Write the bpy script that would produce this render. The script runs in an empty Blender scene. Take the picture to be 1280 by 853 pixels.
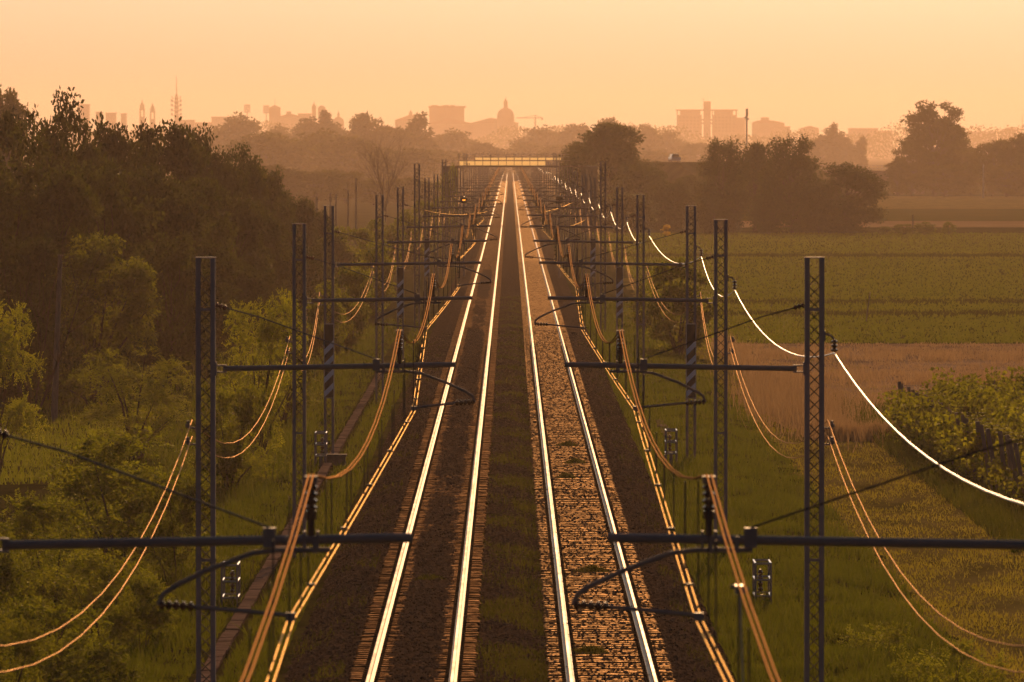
import bpy, math, random
import numpy as np
from mathutils import Vector, Matrix

scene = bpy.context.scene
COL = scene.collection
R = math.radians

# ------------------------------------------------------------------ camera, sky, sun, exposure
SPAN = 60.0          # metres between catenary masts
K = 165.0            # focal length in photo pixels / SPAN
CAMZ = 9.5           # camera above rail head
VX, VY = 637.5, 185.0
SUN_EL, SUN_AZ = 17.5, 4.0


def W(px, py, d):
    """photo pixel at a distance of d spans -> metres"""
    return ((px - VX) * d / K, d * SPAN, CAMZ - (py - VY) * d / K)


cam_data = bpy.data.cameras.new('camera')
cam = bpy.data.objects.new('camera', cam_data)
COL.objects.link(cam)
scene.camera = cam
F = K * SPAN
cam_data.sensor_width = 36.0
cam_data.lens = 36.0 * F / 1280.0
cam_data.clip_start = 1.0
cam_data.clip_end = 40000.0
cam.location = (0, 0, CAMZ)
pitch = math.atan((426.5 - VY) / F)
yaw = -math.atan((640.0 - VX) / F)
cam.rotation_euler = (math.pi / 2 - pitch, 0, yaw)
cam_data.dof.use_dof = True
cam_data.dof.focus_distance = 260.0
cam_data.dof.aperture_fstop = 6.7

world = bpy.data.worlds.new('World')
scene.world = world
world.use_nodes = True
wn = world.node_tree
wn.nodes.clear()
sky = wn.nodes.new('ShaderNodeTexSky')
sky.sky_type = 'NISHITA'
sky.sun_disc = False
sky.sun_elevation = R(SUN_EL)
sky.sun_rotation = R(SUN_AZ)
sky.altitude = 0
sky.air_density = 0.68
sky.dust_density = 4.0
sky.ozone_density = 2.2
bg = wn.nodes.new('ShaderNodeBackground')
bg.inputs[1].default_value = 0.068
out = wn.nodes.new('ShaderNodeOutputWorld')
wn.links.new(sky.outputs[0], bg.inputs[0])
wn.links.new(bg.outputs[0], out.inputs[0])

sun_data = bpy.data.lights.new('sun', 'SUN')
sun_data.energy = 5.0
sun_data.angle = R(0.6)
sun_data.color = (1.0, 0.54, 0.22)
sun = bpy.data.objects.new('sun', sun_data)
COL.objects.link(sun)
sd = Vector((math.sin(R(SUN_AZ)) * math.cos(R(SUN_EL)), math.cos(R(SUN_AZ)) * math.cos(R(SUN_EL)), math.sin(R(SUN_EL))))
sun.rotation_euler = sd.to_track_quat('Z', 'Y').to_euler()
sun.location = (0, 200, 80)

vs = scene.view_settings
vs.view_transform = 'Standard'
vs.look = 'None'
vs.gamma = 1.0
vs.use_curve_mapping = False
vs.exposure = -1.0
scene.render.film_transparent = False
scene.cycles.use_denoising = True
scene.cycles.max_bounces = 6
scene.cycles.transparent_max_bounces = 6
scene.cycles.volume_bounces = 0
scene.cycles.sample_clamp_indirect = 4.0

HAZE_DENSITY = 1.0e-4
FAR = 12500.0

# ------------------------------------------------------------------ helpers
rng = np.random.default_rng(7)
random.seed(7)


class MB:
    """collects shapes, then links them as ONE mesh object"""

    def __init__(self):
        self.v, self.f, self.m = [], [], []

    def add(self, verts, faces, mi=0):
        o = len(self.v)
        self.v.extend(verts)
        for f in faces:
            self.f.append(tuple(o + i for i in f))
            self.m.append(mi)

    def box(self, x0, x1, y0, y1, z0, z1, mi=0):
        v = [(x0, y0, z0), (x1, y0, z0), (x1, y1, z0), (x0, y1, z0), (x0, y0, z1), (x1, y0, z1), (x1, y1, z1), (x0, y1, z1)]
        self.add(v, [(0, 3, 2, 1), (4, 5, 6, 7), (0, 1, 5, 4), (1, 2, 6, 5), (2, 3, 7, 6), (3, 0, 4, 7)], mi)

    def tube(self, pts, r, n=6, mi=0, cap=True):
        """tube along a polyline; r is one radius or one per point"""
        P = [Vector(p) for p in pts]
        rs = r if isinstance(r, (list, tuple, np.ndarray)) else [r] * len(P)
        o = len(self.v)
        for i, p in enumerate(P):
            a = P[max(i - 1, 0)]
            b = P[min(i + 1, len(P) - 1)]
            t = (b - a)
            if t.length < 1e-9:
                t = Vector((0, 0, 1))
            t.normalize()
            up = Vector((0, 0, 1)) if abs(t.z) < 0.95 else Vector((1, 0, 0))
            u = t.cross(up).normalized()
            w = u.cross(t)
            for k in range(n):
                an = 2 * math.pi * (k + .5) / n
                q = p + u * (math.cos(an) * rs[i]) + w * (math.sin(an) * rs[i])
                self.v.append((q.x, q.y, q.z))
        for i in range(len(P) - 1):
            for k in range(n):
                k2 = (k + 1) % n
                self.f.append((o + i * n + k, o + i * n + k2, o + (i + 1) * n + k2, o + (i + 1) * n + k))
                self.m.append(mi)
        if cap:
            self.f.append(tuple(o + k for k in reversed(range(n))))
            self.m.append(mi)
            self.f.append(tuple(o + (len(P) - 1) * n + k for k in range(n)))
            self.m.append(mi)

    def lathe(self, c, prof, n=12, mi=0, ang=0.0):
        """profile [(radius, z)] turned round the vertical axis through c"""
        o = len(self.v)
        for r, z in prof:
            for k in range(n):
                an = 2 * math.pi * k / n + ang
                self.v.append((c[0] + r * math.cos(an), c[1] + r * math.sin(an), c[2] + z))
        for i in range(len(prof) - 1):
            for k in range(n):
                k2 = (k + 1) % n
                self.f.append((o + i * n + k, o + i * n + k2, o + (i + 1) * n + k2, o + (i + 1) * n + k))
                self.m.append(mi)
        self.f.append(tuple(o + (len(prof) - 1) * n + k for k in range(n)))
        self.m.append(mi)

    def prism(self, outline, y0, y1, mi=0):
        """outline [(x, z)] counter-clockwise seen from -y, extruded along y"""
        n = len(outline)
        v = [(x, y0, z) for x, z in outline] + [(x, y1, z) for x, z in outline]
        f = [tuple(range(n)), tuple(reversed(range(n, 2 * n)))]
        f += [((i + 1) % n, i, n + i, n + (i + 1) % n) for i in range(n)]
        self.add(v, f, mi)

    def mesh(self, name, mats, smooth=False):
        me = bpy.data.meshes.new(name)
        me.from_pydata(self.v, [], self.f)
        for m in (mats if isinstance(mats, (list, tuple)) else [mats]):
            me.materials.append(m)
        if any(self.m):
            me.polygons.foreach_set('material_index', self.m)
        if smooth:
            me.polygons.foreach_set('use_smooth', [True] * len(me.polygons))
        me.update()
        return me


def np_mesh(name, verts, faces, mats, smooth=False):
    """numpy arrays: verts (n,3), faces (m,k) with k 3 or 4"""
    me = bpy.data.meshes.new(name)
    k = faces.shape[1]
    me.vertices.add(len(verts))
    me.vertices.foreach_set('co', np.ascontiguousarray(verts, dtype=np.float32).ravel())
    me.loops.add(faces.size)
    me.loops.foreach_set('vertex_index', np.ascontiguousarray(faces, dtype=np.int32).ravel())
    me.polygons.add(len(faces))
    me.polygons.foreach_set('loop_start', np.arange(0, faces.size, k, dtype=np.int32))
    me.polygons.foreach_set('loop_total', np.full(len(faces), k, dtype=np.int32))
    for m in (mats if isinstance(mats, (list, tuple)) else [mats]):
        me.materials.append(m)
    if smooth:
        me.polygons.foreach_set('use_smooth', np.ones(len(faces), dtype=bool))
    me.update(calc_edges=True)
    return me


def link(name, me, parent=None, loc=(0, 0, 0), rz=0.0, sc=None):
    o = bpy.data.objects.new(name, me)
    COL.objects.link(o)
    if parent is not None:
        o.parent = parent
    o.location = loc
    if rz:
        o.rotation_euler = (0, 0, rz)
    if sc is not None:
        o.scale = sc if isinstance(sc, (tuple, list)) else (sc, sc, sc)
    return o


def tag(o, label, cat, group=None, kind=None):
    if label:
        o['label'] = label
    if cat:
        o['category'] = cat
    if group:
        o['group'] = group
    if kind:
        o['kind'] = kind
    return o


def thing(name, label, cat, loc=(0, 0, 0), group=None, rz=0.0, sc=None):
    return tag(link(name, None, None, loc, rz, sc), label, cat, group)


def structure(o, label=None, cat=None):
    o['kind'] = 'structure'
    return tag(o, label, cat)


def stuff(o, label=None, cat=None):
    o['kind'] = 'stuff'
    return tag(o, label, cat)


# ------------------------------------------------------------------ materials
def mat(name, base, rough=0.7, metal=0.0, var=0.0, scale=4.0, col2=None, bump=0.0, bscale=40.0, spec=0.5, coords='Object', detail=4.0, stretch=None):
    m = bpy.data.materials.new(name)
    m.use_nodes = True
    nt = m.node_tree
    b = nt.nodes['Principled BSDF']
    b.inputs['Base Color'].default_value = (*base, 1)
    b.inputs['Roughness'].default_value = rough
    b.inputs['Metallic'].default_value = metal
    b.inputs['Specular IOR Level'].default_value = spec
    if col2 is not None or bump:
        tc = nt.nodes.new('ShaderNodeNewGeometry' if coords == 'World' else 'ShaderNodeTexCoord')
        src = tc.outputs['Position'] if coords == 'World' else tc.outputs[coords]
        if stretch:
            mp = nt.nodes.new('ShaderNodeMapping')
            mp.inputs['Scale'].default_value = stretch
            nt.links.new(src, mp.inputs[0])
            src = mp.outputs[0]
    if col2 is not None:
        n = nt.nodes.new('ShaderNodeTexNoise')
        n.inputs['Scale'].default_value = scale
        n.inputs['Detail'].default_value = detail
        n.inputs['Roughness'].default_value = 0.65
        nt.links.new(src, n.inputs['Vector'])
        r = nt.nodes.new('ShaderNodeValToRGB')
        r.color_ramp.elements[0].position = 0.35
        r.color_ramp.elements[1].position = 0.65
        r.color_ramp.elements[0].color = (*base, 1)
        r.color_ramp.elements[1].color = (*col2, 1)
        nt.links.new(n.outputs[0], r.inputs[0])
        nt.links.new(r.outputs[0], b.inputs['Base Color'])
    if bump:
        n2 = nt.nodes.new('ShaderNodeTexNoise')
        n2.inputs['Scale'].default_value = bscale
        n2.inputs['Detail'].default_value = 3
        nt.links.new(src, n2.inputs['Vector'])
        bp = nt.nodes.new('ShaderNodeBump')
        bp.inputs['Strength'].default_value = 1.0
        bp.inputs['Distance'].default_value = bump
        nt.links.new(n2.outputs[0], bp.inputs['Height'])
        nt.links.new(bp.outputs[0], b.inputs['Normal'])
    return m


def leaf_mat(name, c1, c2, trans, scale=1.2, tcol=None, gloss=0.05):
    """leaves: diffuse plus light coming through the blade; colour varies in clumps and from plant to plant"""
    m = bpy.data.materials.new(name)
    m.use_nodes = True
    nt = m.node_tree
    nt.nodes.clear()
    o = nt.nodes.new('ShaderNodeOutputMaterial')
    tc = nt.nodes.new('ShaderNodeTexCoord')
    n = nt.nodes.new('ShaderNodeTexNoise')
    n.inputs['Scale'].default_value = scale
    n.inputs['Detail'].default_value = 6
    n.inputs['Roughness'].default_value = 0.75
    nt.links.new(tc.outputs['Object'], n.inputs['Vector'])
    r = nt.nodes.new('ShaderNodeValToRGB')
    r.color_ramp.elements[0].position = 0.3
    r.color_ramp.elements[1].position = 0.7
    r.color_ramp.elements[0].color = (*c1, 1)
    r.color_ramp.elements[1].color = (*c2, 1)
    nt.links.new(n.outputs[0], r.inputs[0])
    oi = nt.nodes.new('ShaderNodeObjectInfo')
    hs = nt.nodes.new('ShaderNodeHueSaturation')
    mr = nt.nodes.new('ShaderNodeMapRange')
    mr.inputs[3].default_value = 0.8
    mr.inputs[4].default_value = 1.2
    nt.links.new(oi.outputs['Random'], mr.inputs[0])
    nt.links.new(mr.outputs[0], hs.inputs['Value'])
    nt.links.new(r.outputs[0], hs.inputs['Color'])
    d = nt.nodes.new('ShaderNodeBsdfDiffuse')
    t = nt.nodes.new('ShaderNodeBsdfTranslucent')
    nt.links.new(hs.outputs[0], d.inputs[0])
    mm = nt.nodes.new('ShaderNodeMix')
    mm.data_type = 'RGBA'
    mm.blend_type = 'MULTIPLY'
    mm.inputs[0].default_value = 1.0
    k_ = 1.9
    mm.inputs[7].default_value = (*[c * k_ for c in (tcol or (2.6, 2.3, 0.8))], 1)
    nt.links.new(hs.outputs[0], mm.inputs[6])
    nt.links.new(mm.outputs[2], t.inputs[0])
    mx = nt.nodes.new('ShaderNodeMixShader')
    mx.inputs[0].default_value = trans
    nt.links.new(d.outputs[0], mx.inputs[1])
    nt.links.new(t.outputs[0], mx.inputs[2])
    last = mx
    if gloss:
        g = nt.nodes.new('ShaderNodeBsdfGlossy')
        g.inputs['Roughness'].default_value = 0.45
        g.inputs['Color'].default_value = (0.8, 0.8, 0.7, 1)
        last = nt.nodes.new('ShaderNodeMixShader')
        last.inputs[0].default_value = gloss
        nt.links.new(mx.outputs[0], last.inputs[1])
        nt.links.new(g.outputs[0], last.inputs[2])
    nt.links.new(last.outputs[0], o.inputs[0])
    return m


M = {}
M['rail_side'] = mat('rail_side', (0.20, 0.18, 0.19), 0.55, 0.0, col2=(0.26, 0.20, 0.18), scale=3, spec=0.2)  # lighter base stands in for sky reflected on the rail flanks
M['clip'] = mat('clip', (0.05, 0.035, 0.028), 0.8, 0.0, spec=0.0)
M['ballast'] = mat('ballast', (0.028, 0.018, 0.013), 0.95, col2=(0.13, 0.084, 0.06), scale=9, bump=0.03, bscale=14, detail=8, spec=0.0, coords='World')
M['stone'] = mat('stone', (0.05, 0.032, 0.024), 0.85, col2=(0.24, 0.16, 0.115), scale=3.5, spec=0.0, coords='World')
M['steel'] = mat('mast_steel', (0.26, 0.22, 0.23), 0.6, 0.0, col2=(0.34, 0.27, 0.26), scale=3)
M['lacing'] = mat('shaded_lacing_steel', (0.035, 0.03, 0.03), 0.7)  # dark tone stands in for the shade inside the mast
M['tube_steel'] = mat('tube_steel', (0.20, 0.165, 0.16), 0.55, 0.0, col2=(0.27, 0.20, 0.18), scale=4)
M['galv'] = mat('galvanised_steel', (0.45, 0.43, 0.42), 0.3, 0.9)
M['porcelain'] = mat('porcelain', (0.10, 0.045, 0.03), 0.25)
M['alu'] = mat('aluminium_wire', (0.80, 0.76, 0.72), 0.36, 1.0)
M['darkwire'] = mat('dark_wire', (0.05, 0.045, 0.045), 0.5, 0.3)
M['white_paint'] = mat('white_paint', (0.82, 0.82, 0.84), 0.5)
M['black_paint'] = mat('black_paint', (0.025, 0.022, 0.022), 0.5)
M['concrete'] = mat('concrete', (0.17, 0.115, 0.09), 0.9, col2=(0.27, 0.19, 0.15), scale=3, bump=0.01, bscale=25, coords='World')
M['trough'] = mat('dusty_concrete', (0.17, 0.11, 0.08), 0.95, col2=(0.30, 0.20, 0.15), scale=2, spec=0.0, coords='World')
M['bark'] = mat('bark', (0.05, 0.035, 0.025), 0.9, col2=(0.10, 0.07, 0.05), scale=6, bump=0.03, bscale=12)
M['deadwood'] = mat('deadwood', (0.07, 0.05, 0.04), 0.9, col2=(0.12, 0.09, 0.07), scale=3, spec=0.0)
M['timber'] = mat('grey_timber', (0.16, 0.13, 0.115), 0.85, col2=(0.25, 0.2, 0.17), scale=3, stretch=(6, 6, 1))
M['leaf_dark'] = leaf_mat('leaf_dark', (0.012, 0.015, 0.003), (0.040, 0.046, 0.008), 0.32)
M['leaf_mid'] = leaf_mat('leaf_mid', (0.034, 0.042, 0.007), (0.085, 0.090, 0.014), 0.55, tcol=(2.7, 2.5, .5))
M['leaf_light'] = leaf_mat('leaf_light', (0.05, 0.062, 0.009), (0.115, 0.12, 0.018), 0.6, tcol=(2.35, 2.1, .4))
M['leaf_vine'] = leaf_mat('leaf_vine', (0.016, 0.022, 0.004), (0.12, 0.13, 0.018), 0.5, scale=2.2, tcol=(3.1, 2.7, 0.5))  # wide colour range paints in lit rims and shaded gaps
M['leaf_sunlit'] = leaf_mat('leaf_sunlit', (0.25, 0.18, 0.04), (0.40, 0.28, 0.06), 0.7, tcol=(1.3, 1.1, 0.5), gloss=0)  # sunlight on the small bush is put into its leaf colour
M['leaf_far'] = leaf_mat('leaf_far', (0.025, 0.028, 0.008), (0.055, 0.05, 0.012), 0.35, scale=0.3, gloss=0)
M['blade'] = leaf_mat('grass_blade', (0.050, 0.060, 0.010), (0.11, 0.115, 0.018), 0.45, scale=0.5, tcol=(1.9, 1.85, 0.6), gloss=0)
M['blade_dark'] = leaf_mat('dark_grass_blade', (0.033, 0.041, 0.007), (0.080, 0.084, 0.013), 0.42, scale=0.6, tcol=(1.5, 1.5, 0.45), gloss=0)  # dark grass, with some verge shade put into the tone
M['blade_crop'] = leaf_mat('crop_blade', (0.065, 0.072, 0.009), (0.09, 0.092, 0.013), 0.4, scale=0.08, tcol=(1.6, 1.6, 0.5), gloss=0)
M['blade_mown'] = leaf_mat('mown_blade', (0.08, 0.078, 0.015), (0.165, 0.15, 0.034), 0.45, scale=0.5, tcol=(2.0, 1.75, 0.7), gloss=0)  # pale mown grass, with raking low sun put into the tone
M['blade_dry'] = leaf_mat('dry_grass_blade', (0.21, 0.14, 0.085), (0.38, 0.27, 0.16), 0.4, scale=0.4, tcol=(1.0, .9, .7), gloss=0)
M['weed'] = leaf_mat('weed_blade', (0.026, 0.030, 0.008), (0.064, 0.062, 0.015), 0.35, scale=0.5, tcol=(1.5, 1.4, 0.5), gloss=0)
M['grass'] = mat('grass_ground', (0.035, 0.036, 0.009), 0.95, col2=(0.085, 0.075, 0.02), scale=0.35, bump=0.06, bscale=3.5, detail=10, spec=0.0, coords='World')
M['mown'] = mat('mown_grass', (0.12, 0.095, 0.022), 0.95, col2=(0.27, 0.20, 0.06), scale=0.5, bump=0.05, bscale=5, detail=10, spec=0.0, coords='World', stretch=(1, 0.25, 1))  # pale grass ground, its tone also carries the raking sun
M['field'] = mat('green_field', (0.070, 0.072, 0.010), 0.95, col2=(0.105, 0.095, 0.015), scale=0.06, bump=0.08, bscale=2.0, detail=10, spec=0.0, coords='World', stretch=(1, 0.3, 1))
M['wheat'] = mat('wheat_field', (0.17, 0.11, 0.07), 0.95, col2=(0.46, 0.31, 0.20), scale=0.5, bump=0.1, bscale=2, detail=6, spec=0.0, coords='World', stretch=(0.22, 0.12, 1))
M['tan'] = mat('bare_field', (0.30, 0.18, 0.09), 0.95, col2=(0.38, 0.25, 0.13), scale=0.02, spec=0.0, coords='World')
M['soil'] = mat('soil', (0.07, 0.05, 0.03), 0.95, col2=(0.12, 0.085, 0.05), scale=0.1, bump=0.1, bscale=1.0, spec=0.0, coords='World')
M['plaster'] = mat('plaster', (0.34, 0.27, 0.21), 0.9, col2=(0.42, 0.34, 0.27), scale=0.05)
M['plaster_dark'] = mat('old_plaster', (0.25, 0.19, 0.15), 0.9, col2=(0.32, 0.25, 0.19), scale=0.05)
M['tile_roof'] = mat('tiled_roof', (0.24, 0.12, 0.075), 0.9, col2=(0.30, 0.16, 0.10), scale=0.2)
M['lead_roof'] = mat('lead_roof', (0.22, 0.18, 0.16), 0.7)
M['brick_wall'] = mat('brick_tower', (0.30, 0.17, 0.11), 0.9)
M['window_dark'] = mat('dull_window', (0.17, 0.13, 0.105), 0.5, spec=0.1)
M['metal_white'] = mat('pale_metal', (0.5, 0.46, 0.44), 0.5, 0.2)
M['asphalt'] = mat('asphalt', (0.05, 0.047, 0.045), 0.85)
M['car_white'] = mat('white_car_paint', (0.75, 0.74, 0.72), 0.2)
M['car_dark'] = mat('dark_car_paint', (0.05, 0.05, 0.06), 0.2)
M['glass'] = mat('car_glass', (0.03, 0.03, 0.035), 0.05)


def sheen_mat(name, gcol, grough, dcol, fac, dcol2=None, scale=3.0, fac2=None, fscale=8.0):
    """diffuse body with a tinted gloss; fac2 makes the gloss patchy"""
    m = bpy.data.materials.new(name)
    m.use_nodes = True
    nt = m.node_tree
    nt.nodes.clear()
    o = nt.nodes.new('ShaderNodeOutputMaterial')
    d = nt.nodes.new('ShaderNodeBsdfDiffuse')
    d.inputs[0].default_value = (*dcol, 1)
    g = nt.nodes.new('ShaderNodeBsdfGlossy')
    g.inputs['Color'].default_value = (*gcol, 1)
    g.inputs['Roughness'].default_value = grough
    x = nt.nodes.new('ShaderNodeMixShader')
    x.inputs[0].default_value = fac
    geo = nt.nodes.new('ShaderNodeNewGeometry')

    def noise(sc, a, b, lo, hi):
        n = nt.nodes.new('ShaderNodeTexNoise')
        n.inputs['Scale'].default_value = sc
        n.inputs['Detail'].default_value = 8
        n.inputs['Roughness'].default_value = .7
        nt.links.new(geo.outputs['Position'], n.inputs['Vector'])
        q = nt.nodes.new('ShaderNodeMapRange')
        q.inputs[1].default_value = a
        q.inputs[2].default_value = b
        q.inputs[3].default_value = lo
        q.inputs[4].default_value = hi
        nt.links.new(n.outputs[0], q.inputs[0])
        return q
    if fac2 is not None:
        nt.links.new(noise(fscale, .42, .62, fac, fac2).outputs[0], x.inputs[0])
    if dcol2 is not None:
        c = nt.nodes.new('ShaderNodeMix')
        c.data_type = 'RGBA'
        c.inputs[6].default_value = (*dcol, 1)
        c.inputs[7].default_value = (*dcol2, 1)
        nt.links.new(noise(scale, .38, .62, 0, 1).outputs[0], c.inputs[0])
        nt.links.new(c.outputs[2], d.inputs[0])
    nt.links.new(d.outputs[0], x.inputs[1])
    nt.links.new(g.outputs[0], x.inputs[2])
    nt.links.new(x.outputs[0], o.inputs[0])
    return m


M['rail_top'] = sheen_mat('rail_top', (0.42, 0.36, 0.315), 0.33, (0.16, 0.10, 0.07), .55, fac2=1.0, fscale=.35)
M['copper'] = sheen_mat('copper_wire', (0.50, 0.33, 0.14), 0.45, (0.2, 0.10, 0.04), .8)
M['copper_old'] = sheen_mat('weathered_copper_wire', (0.185, 0.10, 0.045), 0.5, (0.16, 0.08, 0.035), .75)
M['copper_thin'] = sheen_mat('thin_copper_wire', (0.40, 0.25, 0.14), 0.45, (0.2, 0.10, 0.05), .8)
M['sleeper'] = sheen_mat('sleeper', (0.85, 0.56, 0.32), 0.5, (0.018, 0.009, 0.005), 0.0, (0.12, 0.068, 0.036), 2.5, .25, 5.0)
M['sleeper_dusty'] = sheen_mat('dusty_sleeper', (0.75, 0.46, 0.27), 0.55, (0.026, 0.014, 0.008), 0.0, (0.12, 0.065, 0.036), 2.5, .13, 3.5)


M['sleeper_farthest'] = sheen_mat('farthest_sleeper', (0.95, 0.62, 0.34), 0.45, (0.04, 0.022, 0.012), 0.05, (0.12, 0.07, 0.036), 2.5, .40, 3.5)  # most gloss: paints the sun glare where the tracks vanish
M['sleeper_far'] = sheen_mat('far_sleeper', (0.95, 0.62, 0.34), 0.45, (0.022, 0.011, 0.006), 0.0, (0.12, 0.07, 0.036), 2.5, .27, 3.5)  # gloss raised to stand in for glare at a shallower angle


def panel_mat():
    m = bpy.data.materials.new('translucent_panel')
    m.use_nodes = True
    nt = m.node_tree
    nt.nodes.clear()
    o = nt.nodes.new('ShaderNodeOutputMaterial')
    d = nt.nodes.new('ShaderNodeBsdfDiffuse')
    d.inputs[0].default_value = (0.75, 0.62, 0.45, 1)
    t = nt.nodes.new('ShaderNodeBsdfTranslucent')
    t.inputs[0].default_value = (1.0, 0.88, 0.62, 1)
    x = nt.nodes.new('ShaderNodeMixShader')
    x.inputs[0].default_value = 0.95
    nt.links.new(d.outputs[0], x.inputs[1])
    nt.links.new(t.outputs[0], x.inputs[2])
    nt.links.new(x.outputs[0], o.inputs[0])
    return m


M['panel'] = panel_mat()


def lamp_mat(name, col, s):
    m = bpy.data.materials.new(name)
    m.use_nodes = True
    b = m.node_tree.nodes['Principled BSDF']
    b.inputs['Base Color'].default_value = (*col, 1)
    b.inputs['Emission Color'].default_value = (*col, 1)
    b.inputs['Emission Strength'].default_value = s
    return m


M['signal_lamp'] = lamp_mat('amber_signal_lamp', (1.0, 0.32, 0.02), 7.0)


# ------------------------------------------------------------------ terrain
def sstep(a, b, x):
    t = np.clip((x - a) / (b - a), 0, 1)
    return t * t * (3 - 2 * t)


_ph = rng.uniform(0, 6.28, 12)


def wob(x, y, amp, wl):
    return amp * (np.sin(x / wl * 6.28 + _ph[0] + 1.7 * np.sin(y / wl * 2.1 + _ph[1])) * np.sin(y / wl * 5.1 + _ph[2] + 1.3 * np.sin(x / wl * 3 + _ph[3])))


def tz(x, y):
    x = np.asarray(x, float)
    y = np.asarray(y, float)
    z = np.full(np.broadcast(x, y).shape, -0.62)
    z = z - 1.40 * sstep(-6.6, -10.5, x) - 0.42 * sstep(6.9, 9.2, x)
    edge = sstep(5.0, 6.5, np.abs(x)) * (1 - sstep(9.0, 10.0, x))
    z = z + edge * (wob(x, y, 0.06, 2.3) + wob(x + 31, y, 0.10, 9.0))
    return z


def sheet(name, xs, ys, zoff=0.0, mats=None, zfun=None):
    X, Y = np.meshgrid(xs, ys)
    Z = (zfun or tz)(X, Y) + zoff
    v = np.stack([X.ravel(), Y.ravel(), Z.ravel()], 1)
    nx, ny = len(xs), len(ys)
    i = np.arange(nx - 1)[None, :] + nx * np.arange(ny - 1)[:, None]
    f = np.stack([i, i + 1, i + 1 + nx, i + nx], -1).reshape(-1, 4)
    return np_mesh(name, v, f, mats, True)


gx = np.concatenate([[-1500, -700, -300, -150, -80, -50, -35, -25, -18], np.arange(-14, -4.9, 0.35), np.arange(-4.9, 5, 1.4), np.arange(5, 11, 0.35), [12, 15, 20, 30, 50, 90, 160, 300, 700, 1500]])
gy = np.concatenate([np.arange(-30, 120, 15), np.arange(120, 420, 0.8), np.arange(420, 1000, 8), np.geomspace(1000, FAR, 60)])
structure(link('ground', sheet('ground', gx, gy, 0, M['grass'])), 'grassy ground on both sides of the railway', 'ground')


def flat_poly(name, pts, z, m):
    b = MB()
    b.add([(x, y, z) for x, y in pts], [tuple(range(len(pts)))])
    return b.mesh(name, m)


ZR = -1.04                 # right-hand plain
ZG = ZR


def gd(py, drop):
    return K * drop / (py - VY)


DROP_R = CAMZ - ZR
# mown farm track beside the wheat, right of the railway
structure(link('mown_track', sheet('mown_track', np.linspace(8.7, 15.5, 20), np.arange(120, 640, 2.0), 0.012, M['mown'], lambda x, y: np.full(x.shape, ZR + 0.02))), 'mown grass farm track running beside the right verge', 'track')
# wheat strip, green field and far fields
yw0, yw1 = gd(552, DROP_R) * SPAN, gd(431, DROP_R) * SPAN
structure(link('wheat_field', flat_poly('wheat_field', [(9.6 + 1.6, yw0), (60, yw0 - 6), (90, yw1), (11.4, yw1)], ZR + 0.05, M['wheat'])), 'strip of dry brown wheat stubble before the green field', 'field')
yg1 = gd(292, DROP_R) * SPAN
structure(link('green_field', flat_poly('green_field', [(9.6, yw1 + 0.3), (140, yw1 + 0.3), (180, yg1), (12, yg1)], ZR + 0.04, M['field'])), 'broad level green field right of the railway', 'field')
yf = [gd(p, DROP_R) * SPAN for p in (291, 285, 277, 272, 262, 246)]
structure(link('far_meadow', flat_poly('far_meadow', [(30, yf[0]), (230, yf[0]), (260, yf[1]), (30, yf[1])], ZR + 0.05, M['grass'])), 'dark grass margin behind the green field', 'field')
structure(link('bare_field', flat_poly('bare_field', [(30, yf[1] + .5), (260, yf[1] + .5), (320, yf[2]), (30, yf[2])], ZR + 0.06, M['tan'])), 'pale tan stubble strip beyond the green field', 'field')
structure(link('far_green_field', flat_poly('far_green_field', [(30, yf[2] + .5), (320, yf[2] + .5), (420, yf[4]), (30, yf[4])], ZR + 0.07, M['field'])), 'narrow far green field before the tall trees', 'field')
structure(link('far_pale_field', flat_poly('far_pale_field', [(30, yf[4] + .5), (420, yf[4] + .5), (520, yf[5]), (30, yf[5])], ZR + 0.08, M['mown'])), 'pale hazy meadow at the foot of the tall trees', 'field')

# ------------------------------------------------------------------ ballast (rough heightfield) and loose stones
TRK = (-1.79, 1.85)
Y0, Y1 = 110.0, 3000.0


def ballast_z(X, Y, amp=1.0):
    a = np.abs(X)
    z = np.full(X.shape, -0.255)
    z = z - 0.42 * sstep(3.35, 4.55, a)
    for c, heap in ((TRK[0], 0.125), (TRK[1], 0.05)):
        d = np.abs(X - c)
        # the left bed is heaped over the sleepers, the right one is swept nearly clean
        n_ = .5 * np.sin(Y / 37.0 + c) + .3 * np.sin(Y / 11.3 + 1.2 * X) + .25 * np.sin(Y / 4.1 + 2.3 * X + c) + .2 * np.sin(Y / 1.7 - 3.1 * X)
        z = z + heap * np.exp(-(d / (.55 if c < 0 else .42)) ** 4) * np.clip((.86 if c < 0 else .55) + .30 * n_, 0, 1.2) * (1 - sstep(420, 1040, Y))
        z = z - 0.03 * np.exp(-((d - 1.05) / 0.3) ** 2)
    z = z + 0.06 * np.exp(-((X - 0.03) / 0.45) ** 2)
    z = z + amp * rng.normal(0, 0.022, X.shape)
    return z


bx = np.linspace(-4.6, 4.6, 116)
by = np.concatenate([np.arange(Y0, 330, 0.16), np.arange(330, 620, 0.6), np.arange(620, 1050, 1.3)])
stuff(link('ballast', sheet('ballast', bx, by, 0, M['ballast'], ballast_z)), 'dark crushed stone ballast under both tracks', 'ballast')
bx2 = np.linspace(-4.6, 4.6, 40)
by2 = np.concatenate([np.arange(1048, 1200, 4), np.arange(1200, Y1, 20)])
stuff(link('ballast', sheet('far_ballast', bx2, by2, 0, M['ballast'], lambda a, b: ballast_z(a, b, 0.3))), 'distant ballast bed narrowing to the bridge', 'ballast')


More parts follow.
